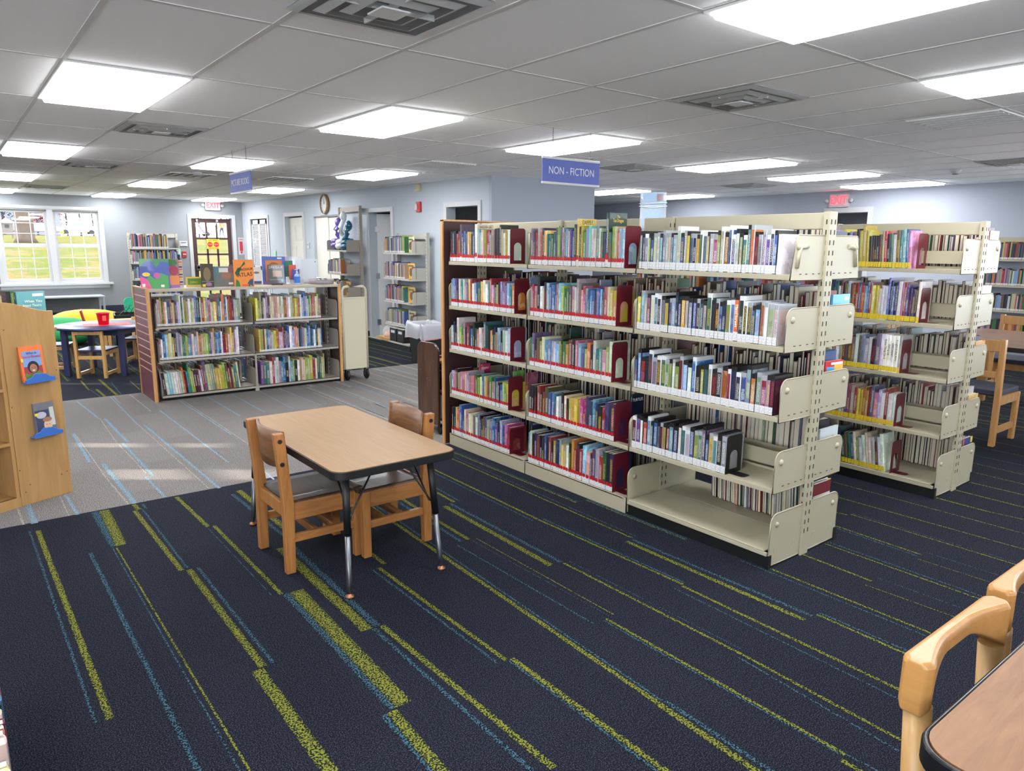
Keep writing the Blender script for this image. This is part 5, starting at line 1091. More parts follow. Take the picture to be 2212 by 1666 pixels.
for k in range(9): MB().box(-.03, .03, -.02, .02, 0, .001).build('paper_slip', white, t2, loc=(R.uniform(-.06, .06), R.uniform(-.06, .06), .04+.004*k), rot=(R.uniform(-.3, .3), R.uniform(-.3, .3), R.uniform(0, 3)))
# ---- metal book truck at the end of the low bookcase
t = thing('metal_book_truck', 'ivory steel book truck end with rounded handle on casters', 'book truck', (3.53, 7.63, 0))
b = MB(); a = [(0.0, .13)]; w2 = .29; hh = 1.075
ol = [(0, .13), (w2, .13)]+[(w2-.05+.05*cos(pi/2*k/6), hh-.05+.05*sin(pi/2*k/6)) for k in range(7)]+[(.05+.05*cos(pi/2+pi/2*k/6), hh-.05+.05*sin(pi/2+pi/2*k/6)) for k in range(7)]
b.tube([(x, 0, z) for x, z in ol[1:]]+[(0, 0, .13)], .014, 8); b.box(.01, w2-.01, -.004, .004, .13, .95); b.box(.0, w2, -.012, .012, .94, .955)
b.build('end_frame', offw, t)
b = MB(); b.tube([(x, .75, z) for x, z in ol[1:]]+[(0, .75, .13)], .014, 8); b.box(.01, w2-.01, .746, .754, .13, .95); b.build('end_frame', offw, t)
for z in (.16, .5, .84): MB().box(.01, w2-.01, .01, .74, z, z+.012).box(.01, .02, .01, .74, z, z+.05).box(w2-.02, w2-.01, .01, .74, z, z+.05).build('shelf', offw, t)
for x in (.03, w2-.02):
    for y in (.0, .75):
        b = MB(); b.lathe([(.052, -.013), (.058, -.008), (.058, .008), (.052, .013)], 20, 0, basis((x, y, .06), (0, 0, 1), (0, 1, 0))); co = b.build('caster_wheel', black, t); MB().box(x-.022, x-.017, y-.02, y+.02, .05, .13).box(x+.017, x+.022, y-.02, y+.02, .05, .13).box(x-.022, x+.022, y-.02, y+.02, .12, .135).build('caster_fork', chrome, co)
# ---- dark wooden book truck behind the end of the cream row
t = thing('wooden_book_truck', 'dark worn wooden book truck with rounded end panel behind the cream row', 'book truck', (3.075, 4.905, 0))
P = [(0, .085), (.32, .085)]+[(.32-.07+.07*cos(pi/2*k/6), .69+.07*sin(pi/2*k/6)) for k in range(7)]+[(.09+.09*cos(pi/2+pi/2*k/6), .68+.085*sin(pi/2+pi/2*k/6)) for k in range(7)]
for xx in (0, .74): MB().prism(P, xx, xx+.022, 'x').build('end_panel', walnut, t, bevel=.005)
for z, zz_ in ((.60, .62), (.36, .38), (.12, .14)): MB().box(.02, .74, .02, .30, z, zz_).build('shelf', wood('truck_shelf', (110, 68, 44), (150, 100, 68), axis=0), t)
MB().box(.02, .74, .15, .165, .14, .64).build('center_divider', walnut, t)
b = MB()
for (y, z) in ((.06, .62), (.05, .30), (.27, .52), (.13, .45), (.165, .46), (.05, .12), (.07, .105), (.27, .12)): b.lathe([(.005, 0), (.004, .002), (.001, .003)], 8, 0, basis((0, y, z), (0, 0, 1), (0, 1, 0)) @ Matrix.Rotation(0, 4, 'X'))
b.build('screw', dsteel, t)
for x in (.05, .70):
    for y in (.05, .27): MB().lathe([(.028, -.011), (.033, -.007), (.033, .007), (.028, .011)], 14, 0, basis((x, y, .034), (0, 0, 1), (0, 1, 0))).box(x-.014, x+.014, y-.016, y+.016, .06, .087).build('caster_wheel', black, t)
for r_, (z, sq) in enumerate(((.381, 'kuaknkauwc'), (.141, 'cwkaukn'))): fill((3.12, 4.925, 0), 0, z, sq, .3, (.15, .19), (.1, .12), None, 'books on the dark wooden truck', '%s of the dark wooden truck' % ('middle shelf', 'low shelf')[r_], what='book')

# ================================================================== BIRCH DISPLAY RACK (left)
t = thing('birch_display_rack', 'birch bookcase with wavy-topped front panel at the left edge', 'bookcase', (.223, 4.992, 0), math.atan2(.133, .277))
P = [(.002, .0), (.307, .0), (.307, 1.14)]+[(.307-.307*k/12, 1.14+.068*(.5-.5*cos(pi*k/12))) for k in range(1, 13)]
MB().prism(P, -.0, .02, 'y').build('front_panel', ply, t, bevel=.002)
b = MB()
for (x, z) in ((.03, .08), (.06, .12), (.25, .13), (.285, .14), (.012, .60), (.29, .78), (.012, .22), (.02, 1.05)): b.lathe([(.0035, 0), (.0035, .001)], 8, 0, basis((x, 0, z), (1, 0, 0), (0, 0, 1)))
b.build('screw', mat('screw_hole', (90, 66, 40), .6), t)
MB().box(-.004, .307, .02, .42, 0, .02).box(.287, .307, .02, .42, 0, 1.12).build('side_panel', ply, t)
MB().box(-.02, .0, .005, .42, .0, 1.15).build('divider', wood('birch_shade', (170, 128, 78), (190, 148, 96), scale=.6, axis=2), t)
for z in (.06, .395, .715, 1.0): MB().box(-1.0, -.02, .006, .42, z-.018, z).build('shelf', ply, t)
MB().box(-1.0, 0, -.0, .02, 0, .06).build('plinth', ply, t); MB().box(-1.0, .287, .40, .42, 0, 1.0).build('back_panel', ply, t); MB().box(-1.02, -1.0, .0, .42, 0, 1.15).build('side_panel', ply, t)
P2 = [(x, y) for x, y in P]; MB().prism([(-.5, 1.0), (-.02, 1.0), (-.02, 1.17), (-.12, 1.20), (-.2, 1.17), (-.5, 1.17)], .0, .018, 'y').build('top_rail', ply, t, bevel=.003)
MB().prism([(x-.03, z+.02) if z > .5 else (x-.03, 1.0) for x, z in P], .44, .46, 'y').build('rear_top_panel', ply, t)
Rk = t.matrix_basis.copy(); Rk = Matrix.Translation((.223, 4.992, 0)) @ Matrix.Rotation(math.atan2(.133, .277), 4, 'Z')
ledge = mat('blue_ledge', (60, 108, 186), .4)
def ledge_at(x, z):
    b = MB(); P = [(-.085, 0), (.085, 0), (.085, .018), (.055, .026), (.03, .045), (-.03, .05), (-.05, .03), (-.085, .018)]
    b.prism([(x+a, z+q) for a, q in P], -.05, -.042, 'y'); b.box(x-.085, x+.085, -.05, -.001, z-.006, z+.001); b.build('book_ledge', ledge, t, bevel=.002)
ledge_at(.165, .735); ledge_at(.175, .405)
p = Rk @ Vector((.145, -.030, .737)); o = cover_at('book', 'paperback with orange border and smiling woman cover on the upper blue ledge', p, Rk.to_euler().z, .135, .21, .014, (226, 116, 60), [('r', -.052, .052, .01, .18, (120, 150, 200)), ('r', -.052, .052, .03, .09, (150, 60, 60)), ('p', [(-.05, .01), (.05, .01), (.05, .045), (.02, .06), (-.02, .04), (-.05, .055)], 0, 0, 0, (90, 120, 50)), ('e', 0, .085, .032, .036, (40, 32, 34)), ('e', 0, .078, .021, .026, (166, 112, 84)), ('e', .0, .066, .008, .003, (240, 236, 230)), ('e', -.008, .083, .003, .002, (30, 20, 20)), ('e', .008, .083, .003, .002, (30, 20, 20)), ('r', -.0625, -.052, .12, .14, (232, 205, 50))], lean=radians(-6))
ctext(o, 'Who Is', .02, 0, .168, mat('ink_title', (40, 50, 110), .5)); ctext(o, 'Stacey Abrams?', .021, 0, .148, inkr, .8)
p = Rk @ Vector((.18, -.030, .407)); cover_at('book', 'dark paperback with pale face and blue-black swirls on the lower blue ledge', p, Rk.to_euler().z, .12, .195, .02, (112, 112, 120), [('r', -.055, .025, .02, .15, (58, 62, 92)), ('e', -.02, .12, .03, .02, (180, 180, 190)), ('r', .03, .055, .05, .16, (190, 190, 184)), ('e', .01, .055, .024, .034, (214, 172, 140)), ('e', .01, .09, .028, .014, (150, 110, 84)), ('e', .002, .06, .003, .002, (30, 30, 30)), ('e', .018, .06, .003, .002, (30, 30, 30)), ('e', .01, .04, .007, .002, (170, 90, 80)), ('r', -.058, -.04, .12, .135, (232, 205, 50))], lean=radians(-6))
fill(Rk @ Vector((-.14, .25, 0)), Rk.to_euler().z, 1.0185, 'kuagkmwaktrcmkg', .38, (.205, .235), (.10, .13), None, 'books in the top bin of the birch rack', 'top bin of the birch rack', what='book')
p = Rk @ Vector((.335, .25, 1.0)); o = cover_at('book', 'teal book face out behind the birch rack panel', p+Vector((0, 0, .0185)), Rk.to_euler().z, .17, .225, .02, (104, 164, 168), [('r', .01, .075, .195, .212, (224, 224, 220)), ('r', -.07, .04, .1, .105, (200, 220, 216)), ('r', -.07, .06, .085, .09, (200, 220, 216))]); ctext(o, 'When You', .024, .01, .165, inkw); ctext(o, 'Attend Theatre', .024, .0, .14, inkw, .75)
MB().box(.0, .43, .18, .40, 1.0, 1.018).build('top_shelf', ply, t)
p = Rk @ Vector((-.06, .1, .06)); fill((p.x-.08, p.y, 0), Rk.to_euler().z, .0605, 'kk', .07, (.2, .22), (.1, .12), None, None, 'low shelf of the birch rack at photo edge', what='case')

# ================================================================== NEAR LEFT SHELF OF BOOKS
t = thing('low_book_bin', 'low orange-fronted book bin cut off in the lower left corner', 'book bin', (-.11, 1.70, 0))
MB().box(-.12, .11, -.02, .9, .14, .155).box(-.12, .11, -.035, -.02, .14, .26).box(-.12, .11, .9, .915, .14, .26).build('bin_body', mat('bin_orange', (190, 104, 48), .5), t)
for x in (-.1, .09):
    for y in (0, .88): MB().box(x-.015, x+.015, y-.015, y+.015, 0, .14).build('leg', black, t)
fill((.0, 1.69, 0), pi/2, .1555, 'o cyaw ncrwmckbcayc gwrcu nwcy', .84, (.235, .262), (.17, .18), None, 'books in the corner bin', 'in the bin at lower left corner', what='book with pages up', tr=(.8, 1.3))

# ================================================================== CHILDREN'S CORNER
nv2 = mat('kids_navy', (50, 54, 92), .35)
kw = wood('kids_chair_wood', (196, 148, 84), (222, 178, 112), axis=2, rough=.4)
cx, cy, ang = 1.475, 9.86, radians(-32.6)
t = thing('round_kids_table', 'round navy children table', 'table', (cx, cy, 0), ang); t['label'] = 'round navy children table behind the birch rack'
MB().lathe([(.001, .548), (.53, .548), (.54, .555), (.54, .57), (.532, .577), (.001, .578)], 48, cap=False).build('table_top', nv2, t)
for sx in (-1, 1):
    for sy in (-1, 1): MB().box(sx*.315-.03, sx*.315+.03, sy*.315-.03, sy*.315+.03, 0, .55).build('leg', nv2, t, bevel=.004)
b = MB()
for sx in (-1, 1): b.box(sx*.315-.012, sx*.315+.012, -.3, .3, .48, .55); b.box(-.3, .3, sx*.315-.012, sx*.315+.012, .48, .55)
b.build('apron', nv2, t)
def kids_chair(label, x, y, rz):
    t = thing('kids_chair', label, 'chair', (x, y, 0), rz, 'small wooden chairs around the round table')  # faces +y local
    W_ = .15
    for sx in (-1, 1):
        MB().prism([(-.19, 0), (-.145, 0), (-.15, .3), (-.17, .57), (-.205, .57), (-.19, .3)], sx*W_-.016, sx*W_+.016, 'x').build('rear_leg', kw, t, bevel=.003)
        MB().box(sx*W_-.016, sx*W_+.016, .145, .18, 0, .31).build('front_leg', kw, t, bevel=.003); MB().box(sx*W_-.012, sx*W_+.012, -.15, .15, .265, .31).build('side_apron', kw, t); MB().box(sx*W_-.012, sx*W_+.012, -.16, .15, .03, .065).build('runner', kw, t)
    MB().box(-W_-.012, W_+.012, -.20, -.178, .505, .575).build('back_rail', kw, t, bevel=.003); MB().box(-W_, W_, -.175, -.155, .22, .26).build('rear_stretcher', kw, t); MB().prism(rrect(-.165, .165, -.165, .195, .02, 3), .31, .328, 'z').build('seat', nv2, t)
    return t
kids_chair('wooden child chair with navy seat, nearest at the round table', 1.335, 9.60, radians(-33))
kids_chair('wooden child chair left of round table, half hidden by the birch rack', .98, 10.33, radians(-112)); kids_chair('wooden child chair on the far side of the round table', 1.98, 10.48, radians(150)); kids_chair('wooden child chair at right of round table, beside the slatwall end', 1.95, 9.35, radians(62))
t = thing('red_bucket', 'small red plastic pail standing on the round table', 'bucket', (1.46, 9.80, .581)); MB().lathe([(.001, 0), (.055, 0), (.07, .13), (.076, .132), (.076, .14), (.066, .138), (.05, .008)], 24, cap=False).build('bucket_body', mat('bucket_red', (214, 30, 50), .35), t)
MB().box(-.02, .02, -.078, -.07, .05, .11).build('bucket_emblem', mat('emblem_red', (240, 90, 90), .4), t)
o = MB().prism(rrect(-.25, .25, -.16, .16, .01, 2), 0, .0025, 'z').build('red_placemat', mat('mat_red', (224, 60, 70), .5)); o.location = (1.5, 9.83, .578); o.rotation_euler = (0, 0, radians(-5)); tag(o, 'thin red sheet lying under the red pail on the table', 'placemat')
def blob(name, label, cat, loc, rx, ry, rz, m, seed):
    b = MB(); rs = random.Random(seed); n = 26; k_ = 14; vs = []; fs = []
    for i in range(k_+1):
        a = pi*i/k_
        for j in range(n):
            t_ = 2*pi*j/n; wob = 1+.03*sin(3*t_+seed)+.02*sin(5*t_+2*a); z = cos(a); z = z*rz if z > 0 else z*rz*.55
            vs.append((rx*sin(a)**.8*cos(t_)*wob if sin(a) > 0 else 0, ry*sin(a)**.8*sin(t_)*wob if sin(a) > 0 else 0, z+rz*.55))
    for i in range(k_):
        for j in range(n): fs.append((i*n+j, (i+1)*n+j, (i+1)*n+(j+1) % n, i*n+(j+1) % n))
    b.add(vs, fs, 0, True); o = b.build(name, m); o.location = loc; tag(o, label, cat); return o
blob('bean_bag', 'large yellow floor cushion below the window', 'cushion', (1.86, 14.2, 0), .62, .5, .27, mat('yellow_fabric', (236, 186, 30), .7), 1)
blob('bean_bag', 'large green floor cushion left of the yellow one', 'cushion', (1.34, 12.9, 0), .45, .42, .27, mat('green_fabric', (40, 150, 84), .7), 2)
t = thing('red_child_stool', 'thin red chair back rising between the cushions behind the table', 'chair', (1.56, 11.9, 0), radians(-8))
MB().prism([(-.02, .3), (.015, .3), (-.05, .60), (-.075, .59)], -.16, .16, 'y').build('backrest', mat('dull_red', (176, 60, 46), .5), t); MB().box(-.0, .32, -.16, .16, .29, .31).build('seat', nv2, t)
for sx in (.02, .28):
    for sy in (-1, 1): MB().box(sx-.014, sx+.014, sy*.14-.014, sy*.14+.014, 0, .29).build('leg', black, t)
t = thing('steel_bench', 'low grey steel bench table against the window wall', 'bench', (1.62, 16.28, 0))
MB().box(-.95, .84, -.28, .28, .50, .525).build('bench_top', mat('bench_grey', (160, 168, 176), .4), t, bevel=.003); MB().box(-.9, .8, .24, .26, .2, .5).build('back_panel', mat('bench_dark', (110, 112, 116), .6), t); MB().box(-.9, .8, -.26, .22, .14, .155).build('low_shelf', MATS['bench_grey'], t)
for x in (-.92, .81):
    for y in (-.25, .25): MB().box(x-.018, x+.018, y-.018, y+.018, 0, .5).build('leg', MATS['bench_grey'], t)
t = thing('green_toy_chair', 'green plastic child chair behind the slatwall end', 'chair', (2.60, 13.9, 0), radians(8)); gp = mat('green_plastic', (40, 160, 120), .4)
MB().prism(arch(.2, .62, .08, z0=.34), .0, .02, 'y').build('backrest', gp, t, bevel=.005); MB().box(-.19, .19, -.36, .0, .32, .345).build('seat', gp, t)
for x in (-.17, .17):
    for y in (-.33, -.01): MB().box(x-.015, x+.015, y-.015, y+.015, 0, .32).build('leg', gp, t)
t = thing('toy_bin', 'black bin of hangers and cardboard pieces behind the round table', 'bin', (2.40, 12.3, 0), radians(-8))
b = MB()
for (a, c, d, e) in ((-.42, .42, -.3, -.28), (-.42, .42, .28, .3), (-.42, -.4, -.3, .3), (.4, .42, -.3, .3)): b.box(a, c, d, e, .02, .48)
b.box(-.42, .42, -.3, .3, .0, .02); b.build('bin_body', black, t)
MB().box(-.4, .1, -.27, -.255, .36, .46).build('green_box_edge', mat('dkgreen', (50, 96, 56), .5), t)
for k in range(5): MB().box(-.2, .2, -.12, .12, 0, .012).build('cardboard_piece', mat('cardboard', (190, 156, 110), .8), t, loc=(.12, -.05, .42+.02*k), rot=(R.uniform(-.15, .15), R.uniform(-.2, .1), R.uniform(-.5, .5)))
for k in range(5):
    x = -.28+.07*k; MB().tube([(x-.1, 0, .44), (x, 0, .54+.02*k), (x+.12, 0, .45), (x-.1, 0, .44)], .006, 6).tube([(x, 0, .54+.02*k), (x+.01, 0, .58+.02*k), (x+.035, 0, .59+.02*k), (x+.04, 0, .57+.02*k)], .005, 6).build('hanger', mat('hanger_dark', (50, 52, 54), .4), t, rot=(0, 0, R.uniform(-.3, .3)))
o = MB().prism([(-.46, -.2), (.46, -.2), (.46, .2), (-.46, .2)], 0, .02, 'z').build('top', kw); t = thing('small_wood_table', 'small wooden table edge right behind the round table', 'table', (2.15, 11.35, 0), radians(0)); o.parent = t; o.location = (0, 0, .46)
for x in (-.43, .43):
    for y in (-.17, .17): MB().box(x-.018, x+.018, y-.018, y+.018, 0, .46).build('leg', kw, t)

# ================================================================== WALL SHELVING UNITS
def wall_unit(label, M_, L, levels, top, steel, seq_rows, base=None, hr=(.18, .25), lab='w', fills=None, upper_bar=True):
    # local: x along the wall to the viewer's right, y away from the viewer (wall at y=0), front at y=-.28
    t = thing('shelving_unit', label, 'bookshelf', (0, 0, 0)); t.matrix_world = M_
    for x in (0, L):
        b = MB(); b.box(x-.02, x+.02, -.05, 0, 0, top); z = .2
        while z < top-.05: b.box(x-.003, x+.003, -.0515, -.0495, z, z+.02, 1); z += .05
        b.build('upright_post', [steel, slotm], t)
    if upper_bar: MB().box(.02, L-.02, -.035, -.02, top-.09, top-.01).build('top_rail', steel, t)
    for z in levels:
        b = MB(); b.box(.01, L-.01, -.28, -.05, z-.003, z); b.box(.01, L-.01, -.285, -.275, z-.025, z); so = b.build('shelf', steel, t)
        for x in (.006, L-.006):
            P = [(-.05, z-.025), (-.05, z+.165)]+[(-.245-.035*sin(pi/2*q/5), z+.13+.035*cos(pi/2*q/5)) for q in range(6)]+[(-.28, z-.025)]
            b = MB(); b.prism(P, x-.0015, x+.0015, 'x'); b.lathe([(.014, -.008), (.014, .008), (.002, .01)], 10, 0, basis((x, -.235, z+.1), (0, 0, 1), (0, 1, 0))); b.build('shelf_bracket', steel, so)
    if base is not None:
        MB().box(0, L, -.34, 0, .0, .08).build('base_kick', black, t); MB().box(0, L, -.36, 0, .08, .1).build('base_shelf', steel, t)
    rows = []
    for z, (f, h_) in zip(levels, seq_rows):
        p0 = M_ @ Vector((.02, -.272, z)); rz = M_.to_euler().z; rows.append(((p0.x, p0.y), rz, z, f*L, h_, (.14, .17), MX, lab))
    return t, rows
Mn = Matrix.Translation((3.06, YN-.006, 0))
t, rows = wall_unit('grey wall shelving full of books on the window wall', Mn, .92, [1.44, 1.14, .81, .48], 1.74, mat('wall_unit_grey', (178, 176, 166), .5), [(.72, (.22, .29)), (.9, (.2, .26)), (.9, (.19, .25)), (.9, (.18, .24))], base=True)
rowsN = rows
Me = lambda y: Matrix.Translation((WX(y)-.006, y, 0)) @ Matrix.Rotation(radians(-90)-.045, 4, 'Z')
# unit right of the grey panelled door
t, rows = wall_unit('grey wall shelving with four book rows right of the open panelled door', Me(10.14), .95, [1.43, 1.05, .70, .35], 1.72, MATS['wall_unit_grey'], [(.72, (.2, .25)), (.68, (.19, .25)), (.66, (.19, .25)), (.66, (.18, .24))], base=True)
rowsE = rows
t, rows = wall_unit('tall taupe shelving frame left of the open panelled door', Me(12.02), .86, [1.45, 1.06, .70, .36], 2.17, tan, [(0, (.2, .25)), (.62, (.2, .25)), (.66, (.2, .26)), (.66, (.2, .25))], base=True)
stuff_books('rows of books on the window wall shelving', [r for r in rowsN if r[3] > .05])
stuff_books('rows of books on the shelving right of the open door', rowsE)
stuff_books('rows of books on the tall taupe shelving frame', [r for r in rows if r[3] > .05])
for (mm, zs, xx, nm) in ((Me(10.14), [1.43, 1.05, .70, .35], .70, 'shelving right of the open door'), (Me(12.02), [1.06, .70, .36], .60, 'tall taupe frame')):
    for k, z in enumerate(zs):
        p = mm @ Vector((xx-.07, -.30, z)); rz = mm.to_euler().z
        cv = R.choice(((200, 196, 150), (220, 170, 90), (90, 96, 110), (150, 170, 190)))
        cover_at('book', 'face-out book behind the bookend, %s row from top, %s' % (ordn(k+1), nm.replace('shelving right of the open door', 'door-side shelving')), mm @ Vector((xx+.06, -.20, z+.001)), rz-radians(0), .22, .23, .01, cv, [('e', 0, .1, .05, .06, (120, 90, 70)), ('r', -.08, .08, .18, .2, (80, 110, 70))])
        bookend(mm @ Vector((xx+.12, -.215, z+.001)), rz-pi/2, 'maroon bookend on the %s row from top of %s' % (ordn(k+1), nm), 'small far maroon bookends', hgt=.18)
Mf = Matrix.Translation((XR-.006, 3.86, 0)) @ Matrix.Rotation(radians(-90), 4, 'Z')
allr = []
for k in range(3):
    t, rows = wall_unit('cream wall shelving on the far right wall, %s' % ('nearest the second row end', 'partly cut by the photo edge', 'out past the photo edge')[k], Mf @ Matrix.Translation((.93*k, 0, 0)), .92, [1.42, 1.08, .75, .40], 1.72, cream, [(.55, (.19, .23))]*4, base=True); allr += rows
    for j, z in enumerate([1.42, 1.08, .75, .40]):
        if k == 0: bookend((Mf @ Vector((.55, -.27, z))), -pi/2, 'black bookend on %s row of the far right wall shelving' % ordn(j+1), 'black far bookends', m=black, hgt=.2)
stuff_books('rows of books on the far right wall shelving', allr)
# ---- twisted sculptures on the tall frame
def coil(name, label, loc, m, pts, rads):
    t = thing(name, label, 'sculpture', loc); MB().tube(pts, rads, 14).build('body', m, t); return t
Mt = Me(12.02); base = Mt @ Vector((.45, -.15, 1.452))
pv = mat('purple_gloss', (104, 82, 160), .25, coat=.4); wg = mat('white_gloss', (220, 224, 228), .25, coat=.4); tg = mat('teal_gloss', (22, 92, 116), .25, coat=.4)
def spiral(r0, r1, z0, z1, turns, n=40, ph=0): return [((r0+(r1-r0)*k/n)*cos(ph+2*pi*turns*k/n), (r0+(r1-r0)*k/n)*sin(ph+2*pi*turns*k/n), z0+(z1-z0)*k/n) for k in range(n+1)]
def sculpture(label, dx, m, tall_, ph):
    p = Mt @ Vector((.43+dx, -.16, 1.452)); pts = spiral(.075, .06, .045, .17, 2.0, 36, ph)
    e = Vector(pts[-1]); pts += [(e.x*.6, e.y*.6, .22), (0, 0, .27), (-.03, 0, .27+tall_*.4), (0.02, .0, .27+tall_*.75), (.05, 0, .27+tall_*.95), (.03, 0, .27+tall_)]
    n = len(pts); t = coil('coiled_sculpture', label, p, m, pts, [.05 if k < n*.6 else .05-.012*(k-n*.6)/(n*.4) for k in range(n)])
    MB().lathe([(.01, -.03), (.045, .0), (.062, .04), (.055, .08), (.025, .12), (.004, .135)], 14, 0, Matrix.Translation((.03, 0, .25+tall_))).build('head', m, t)
sculpture('purple coiled glossy sculpture, left one on the tall frame', -.24, pv, .16, 0); sculpture('white coiled glossy sculpture, tallest in the middle of the tall frame', -.03, wg, .26, 1.2); sculpture('teal coiled glossy sculpture, right one on the tall frame', .20, tg, .10, 2.4)
# ---- bits on the floor by the door wall
Mb = Me(10.14)
for k, lb in enumerate(('black file box with white label, left one on the base shelf', 'black file box with white label, right one on the base shelf')):
    t = thing('file_box', lb, 'file box', (0, 0, 0)); t.matrix_world = Mb @ Matrix.Translation((.42+.24*k, -.20, .101))
    b = MB(); b.box(-.11, .11, -.15, .15, 0, .2); b.build('box_body', black, t, bevel=.004); MB().box(-.06, .06, -.153, -.15, .13, .17).build('box_label', white, t); MB().box(-.02, .02, -.153, -.15, .07, .095).build('label_holder', chrome, t)
    MB().box(-.1, .1, -.14, .14, .2, .203).build('paper_stack', MATS['cover_white'], t)
t = thing('clear_dome', 'clear plastic dome with pinkish filling on the base shelf', 'container', (0, 0, 0)); t.matrix_world = Mb @ Matrix.Translation((.13, -.22, .14)); MB().lathe([(.15, 0), (.15, .09), (.12, .15), (.05, .18), (.001, .185)], 24, cap=False).build('dome_cover', acryl, t); MB().lathe([(.12, 0), (.13, .03), (.1, .08), (.001, .09)], 20).build('filling', mat('pinkish', (214, 150, 120), .5), t)
t = thing('wooden_board', 'light wooden board under the clear dome by the door', 'board', (0, 0, 0)); t.matrix_world = Mb @ Matrix.Translation((.10, -.24, .101)); MB().prism(rrect(-.24, .2, -.14, .14, .03, 3), 0, .014, 'z').prism(rrect(-.2, .2, -.13, .13, .03, 3), .02, .036, 'z').box(-.18, .16, -.02, .02, .014, .02).build('board', kw, t)
t = thing('waste_bin', 'black rectangular waste bin lined with a clear bag', 'waste bin', (4.98, 8.22, 0), radians(-8))
b = MB(); w0, w1 = .15, .19
def frus(b, a0, b0, z0, a1, b1, z1): b.add([(-a0, -b0, z0), (a0, -b0, z0), (a0, b0, z0), (-a0, b0, z0), (-a1, -b1, z1), (a1, -b1, z1), (a1, b1, z1), (-a1, b1, z1)], [(0, 1, 5, 4), (1, 2, 6, 5), (2, 3, 7, 6), (3, 0, 4, 7), (3, 2, 1, 0)])
frus(b, .13, .19, 0, .17, .25, .5); b.build('bin_body', black, t, bevel=.01)
b = MB(); n = 64; vs = []
for z, o_, am in ((.345, .012, .012), (.40, .014, .009), (.46, .012, .006), (.515, .008, .006), (.545, .0, .008), (.52, -.022, .006), (.40, -.03, .004)):
    for k in range(n):
        a = 2*pi*k/n; cxx = math.copysign(abs(cos(a))**.25, cos(a)); syy = math.copysign(abs(sin(a))**.25, sin(a)); w_o = am*(sin(11*a+z*9)+.6*sin(19*a))
        vs.append(((.186+o_+w_o)*cxx, (.266+o_+w_o)*syy, z+(.018*sin(4*a)+.008*sin(9*a) if z < .36 else .008*sin(7*a) if z > .53 else 0)))
fs = [(i*n+k, i*n+(k+1) % n, (i+1)*n+(k+1) % n, (i+1)*n+k) for i in range(6) for k in range(n)]
b.add(vs, fs, 0, True); b.build('clear_liner', bagm, t)
b = MB(); pts = []
for k in range(n+1): a = 2*pi*k/n; pts.append((math.copysign(abs(cos(a))**.25, cos(a))*.193, math.copysign(abs(sin(a))**.25, sin(a))*.273, .35+.018*sin(4*a)))
b.tube(pts, .006, 6, cap=False); b.build('pink_drawstring', mat('drawstring', (226, 130, 120), .5), t)
# green paper squares on the walls
for (M_, lb) in ((Matrix.Translation((3.985, YN-.004, 1.33)), 'pale green paper square on the window wall beside the bookshelf'), (Me(14.95) @ Matrix.Translation((0, .0, 1.32)), 'pale green paper square between the two white doors')):
    o = MB().box(-.07, .07, -.002, .0, -.09, .09).build('paper_square', mat('pale_green', (168, 214, 186), .7)); o.matrix_world = M_; tag(o, lb, 'paper')

# ================================================================== OUTDOORS (seen through north window and door)
def ray_at(u, v, y):
    d = r2*((u-1106)/FPX)-u2*((v-833)/FPX)+fwd; t_ = y/d.y; return Vector((d.x*t_, y, 1.545+d.z*t_))
ZT = ray_at(56, 523, 40).z; ZC = ray_at(88, 508, 115).z; GP = [(10, .0), (17, .1), (40, ZT), (115, ZC), (200, ZC+.4)]
def gz(x, y):
    for (a, za), (c, zc) in zip(GP, GP[1:]):
        if y <= c: return za+(zc-za)*(y-a)/(c-a)
    return GP[-1][1]
g = MB(); vs = []; fs = []; nx, ny = 50, 40
for j in range(ny+1):
    for i in range(nx+1):
        x = -70+150*i/nx; y = 16.9+(160)*(j/ny)**1.7; vs.append((x, y, gz(x, y)))
for j in range(ny):
    for i in range(nx): a = j*(nx+1)+i; fs.append((a, a+1, a+nx+2, a+nx+1))
g.add(vs, fs, 0, True)
def grass():
    m = bpy.data.materials.new('leafy_lawn'); m.use_nodes = True; nt = m.node_tree; b = nt.nodes['Principled BSDF']; tc = node(nt, 'ShaderNodeTexCoord')
    n1 = node(nt, 'ShaderNodeTexNoise'); n1.inputs['Scale'].default_value = .55; n1.inputs['Detail'].default_value = 6; n2 = node(nt, 'ShaderNodeTexNoise'); n2.inputs['Scale'].default_value = 4; n2.inputs['Detail'].default_value = 5
    for n in (n1, n2): nt.links.new(tc.outputs['Object'], n.inputs['Vector'])
    f = mth(nt, 'GREATER_THAN', mth(nt, 'ADD', mth(nt, 'MULTIPLY', n1.outputs['Fac'], .55), mth(nt, 'MULTIPLY', n2.outputs['Fac'], .55)), .57)
    g0 = mixc(nt, n1.outputs['Fac'], lin((58, 66, 34)), lin((78, 80, 46)))
    nt.links.new(mixc(nt, mth(nt, 'MULTIPLY', f, .75), g0, lin((92, 76, 56))), b.inputs['Base Color']); b.inputs['Roughness'].default_value = .95; b.inputs['Specular IOR Level'].default_value = 0; return m
struct(g.build('lawn', grass()))
struct(MB().add([(-60, 108, gz(0, 108)+.1), (80, 108, gz(0, 108)+.1), (80, 124, gz(0, 124)+.14), (-60, 124, gz(0, 124)+.14)], [(0, 1, 2, 3)]).build('car_park', mat('asphalt', (44, 44, 45), .9)))
struct(MB().box(-6.0, -5.5, 17.2, 24.6, 0, 5.2).build('added_sun_blocker', mat('sun_blocker_brick', (90, 60, 50), .9)))  # unseen wall added to keep low sun off the north windows
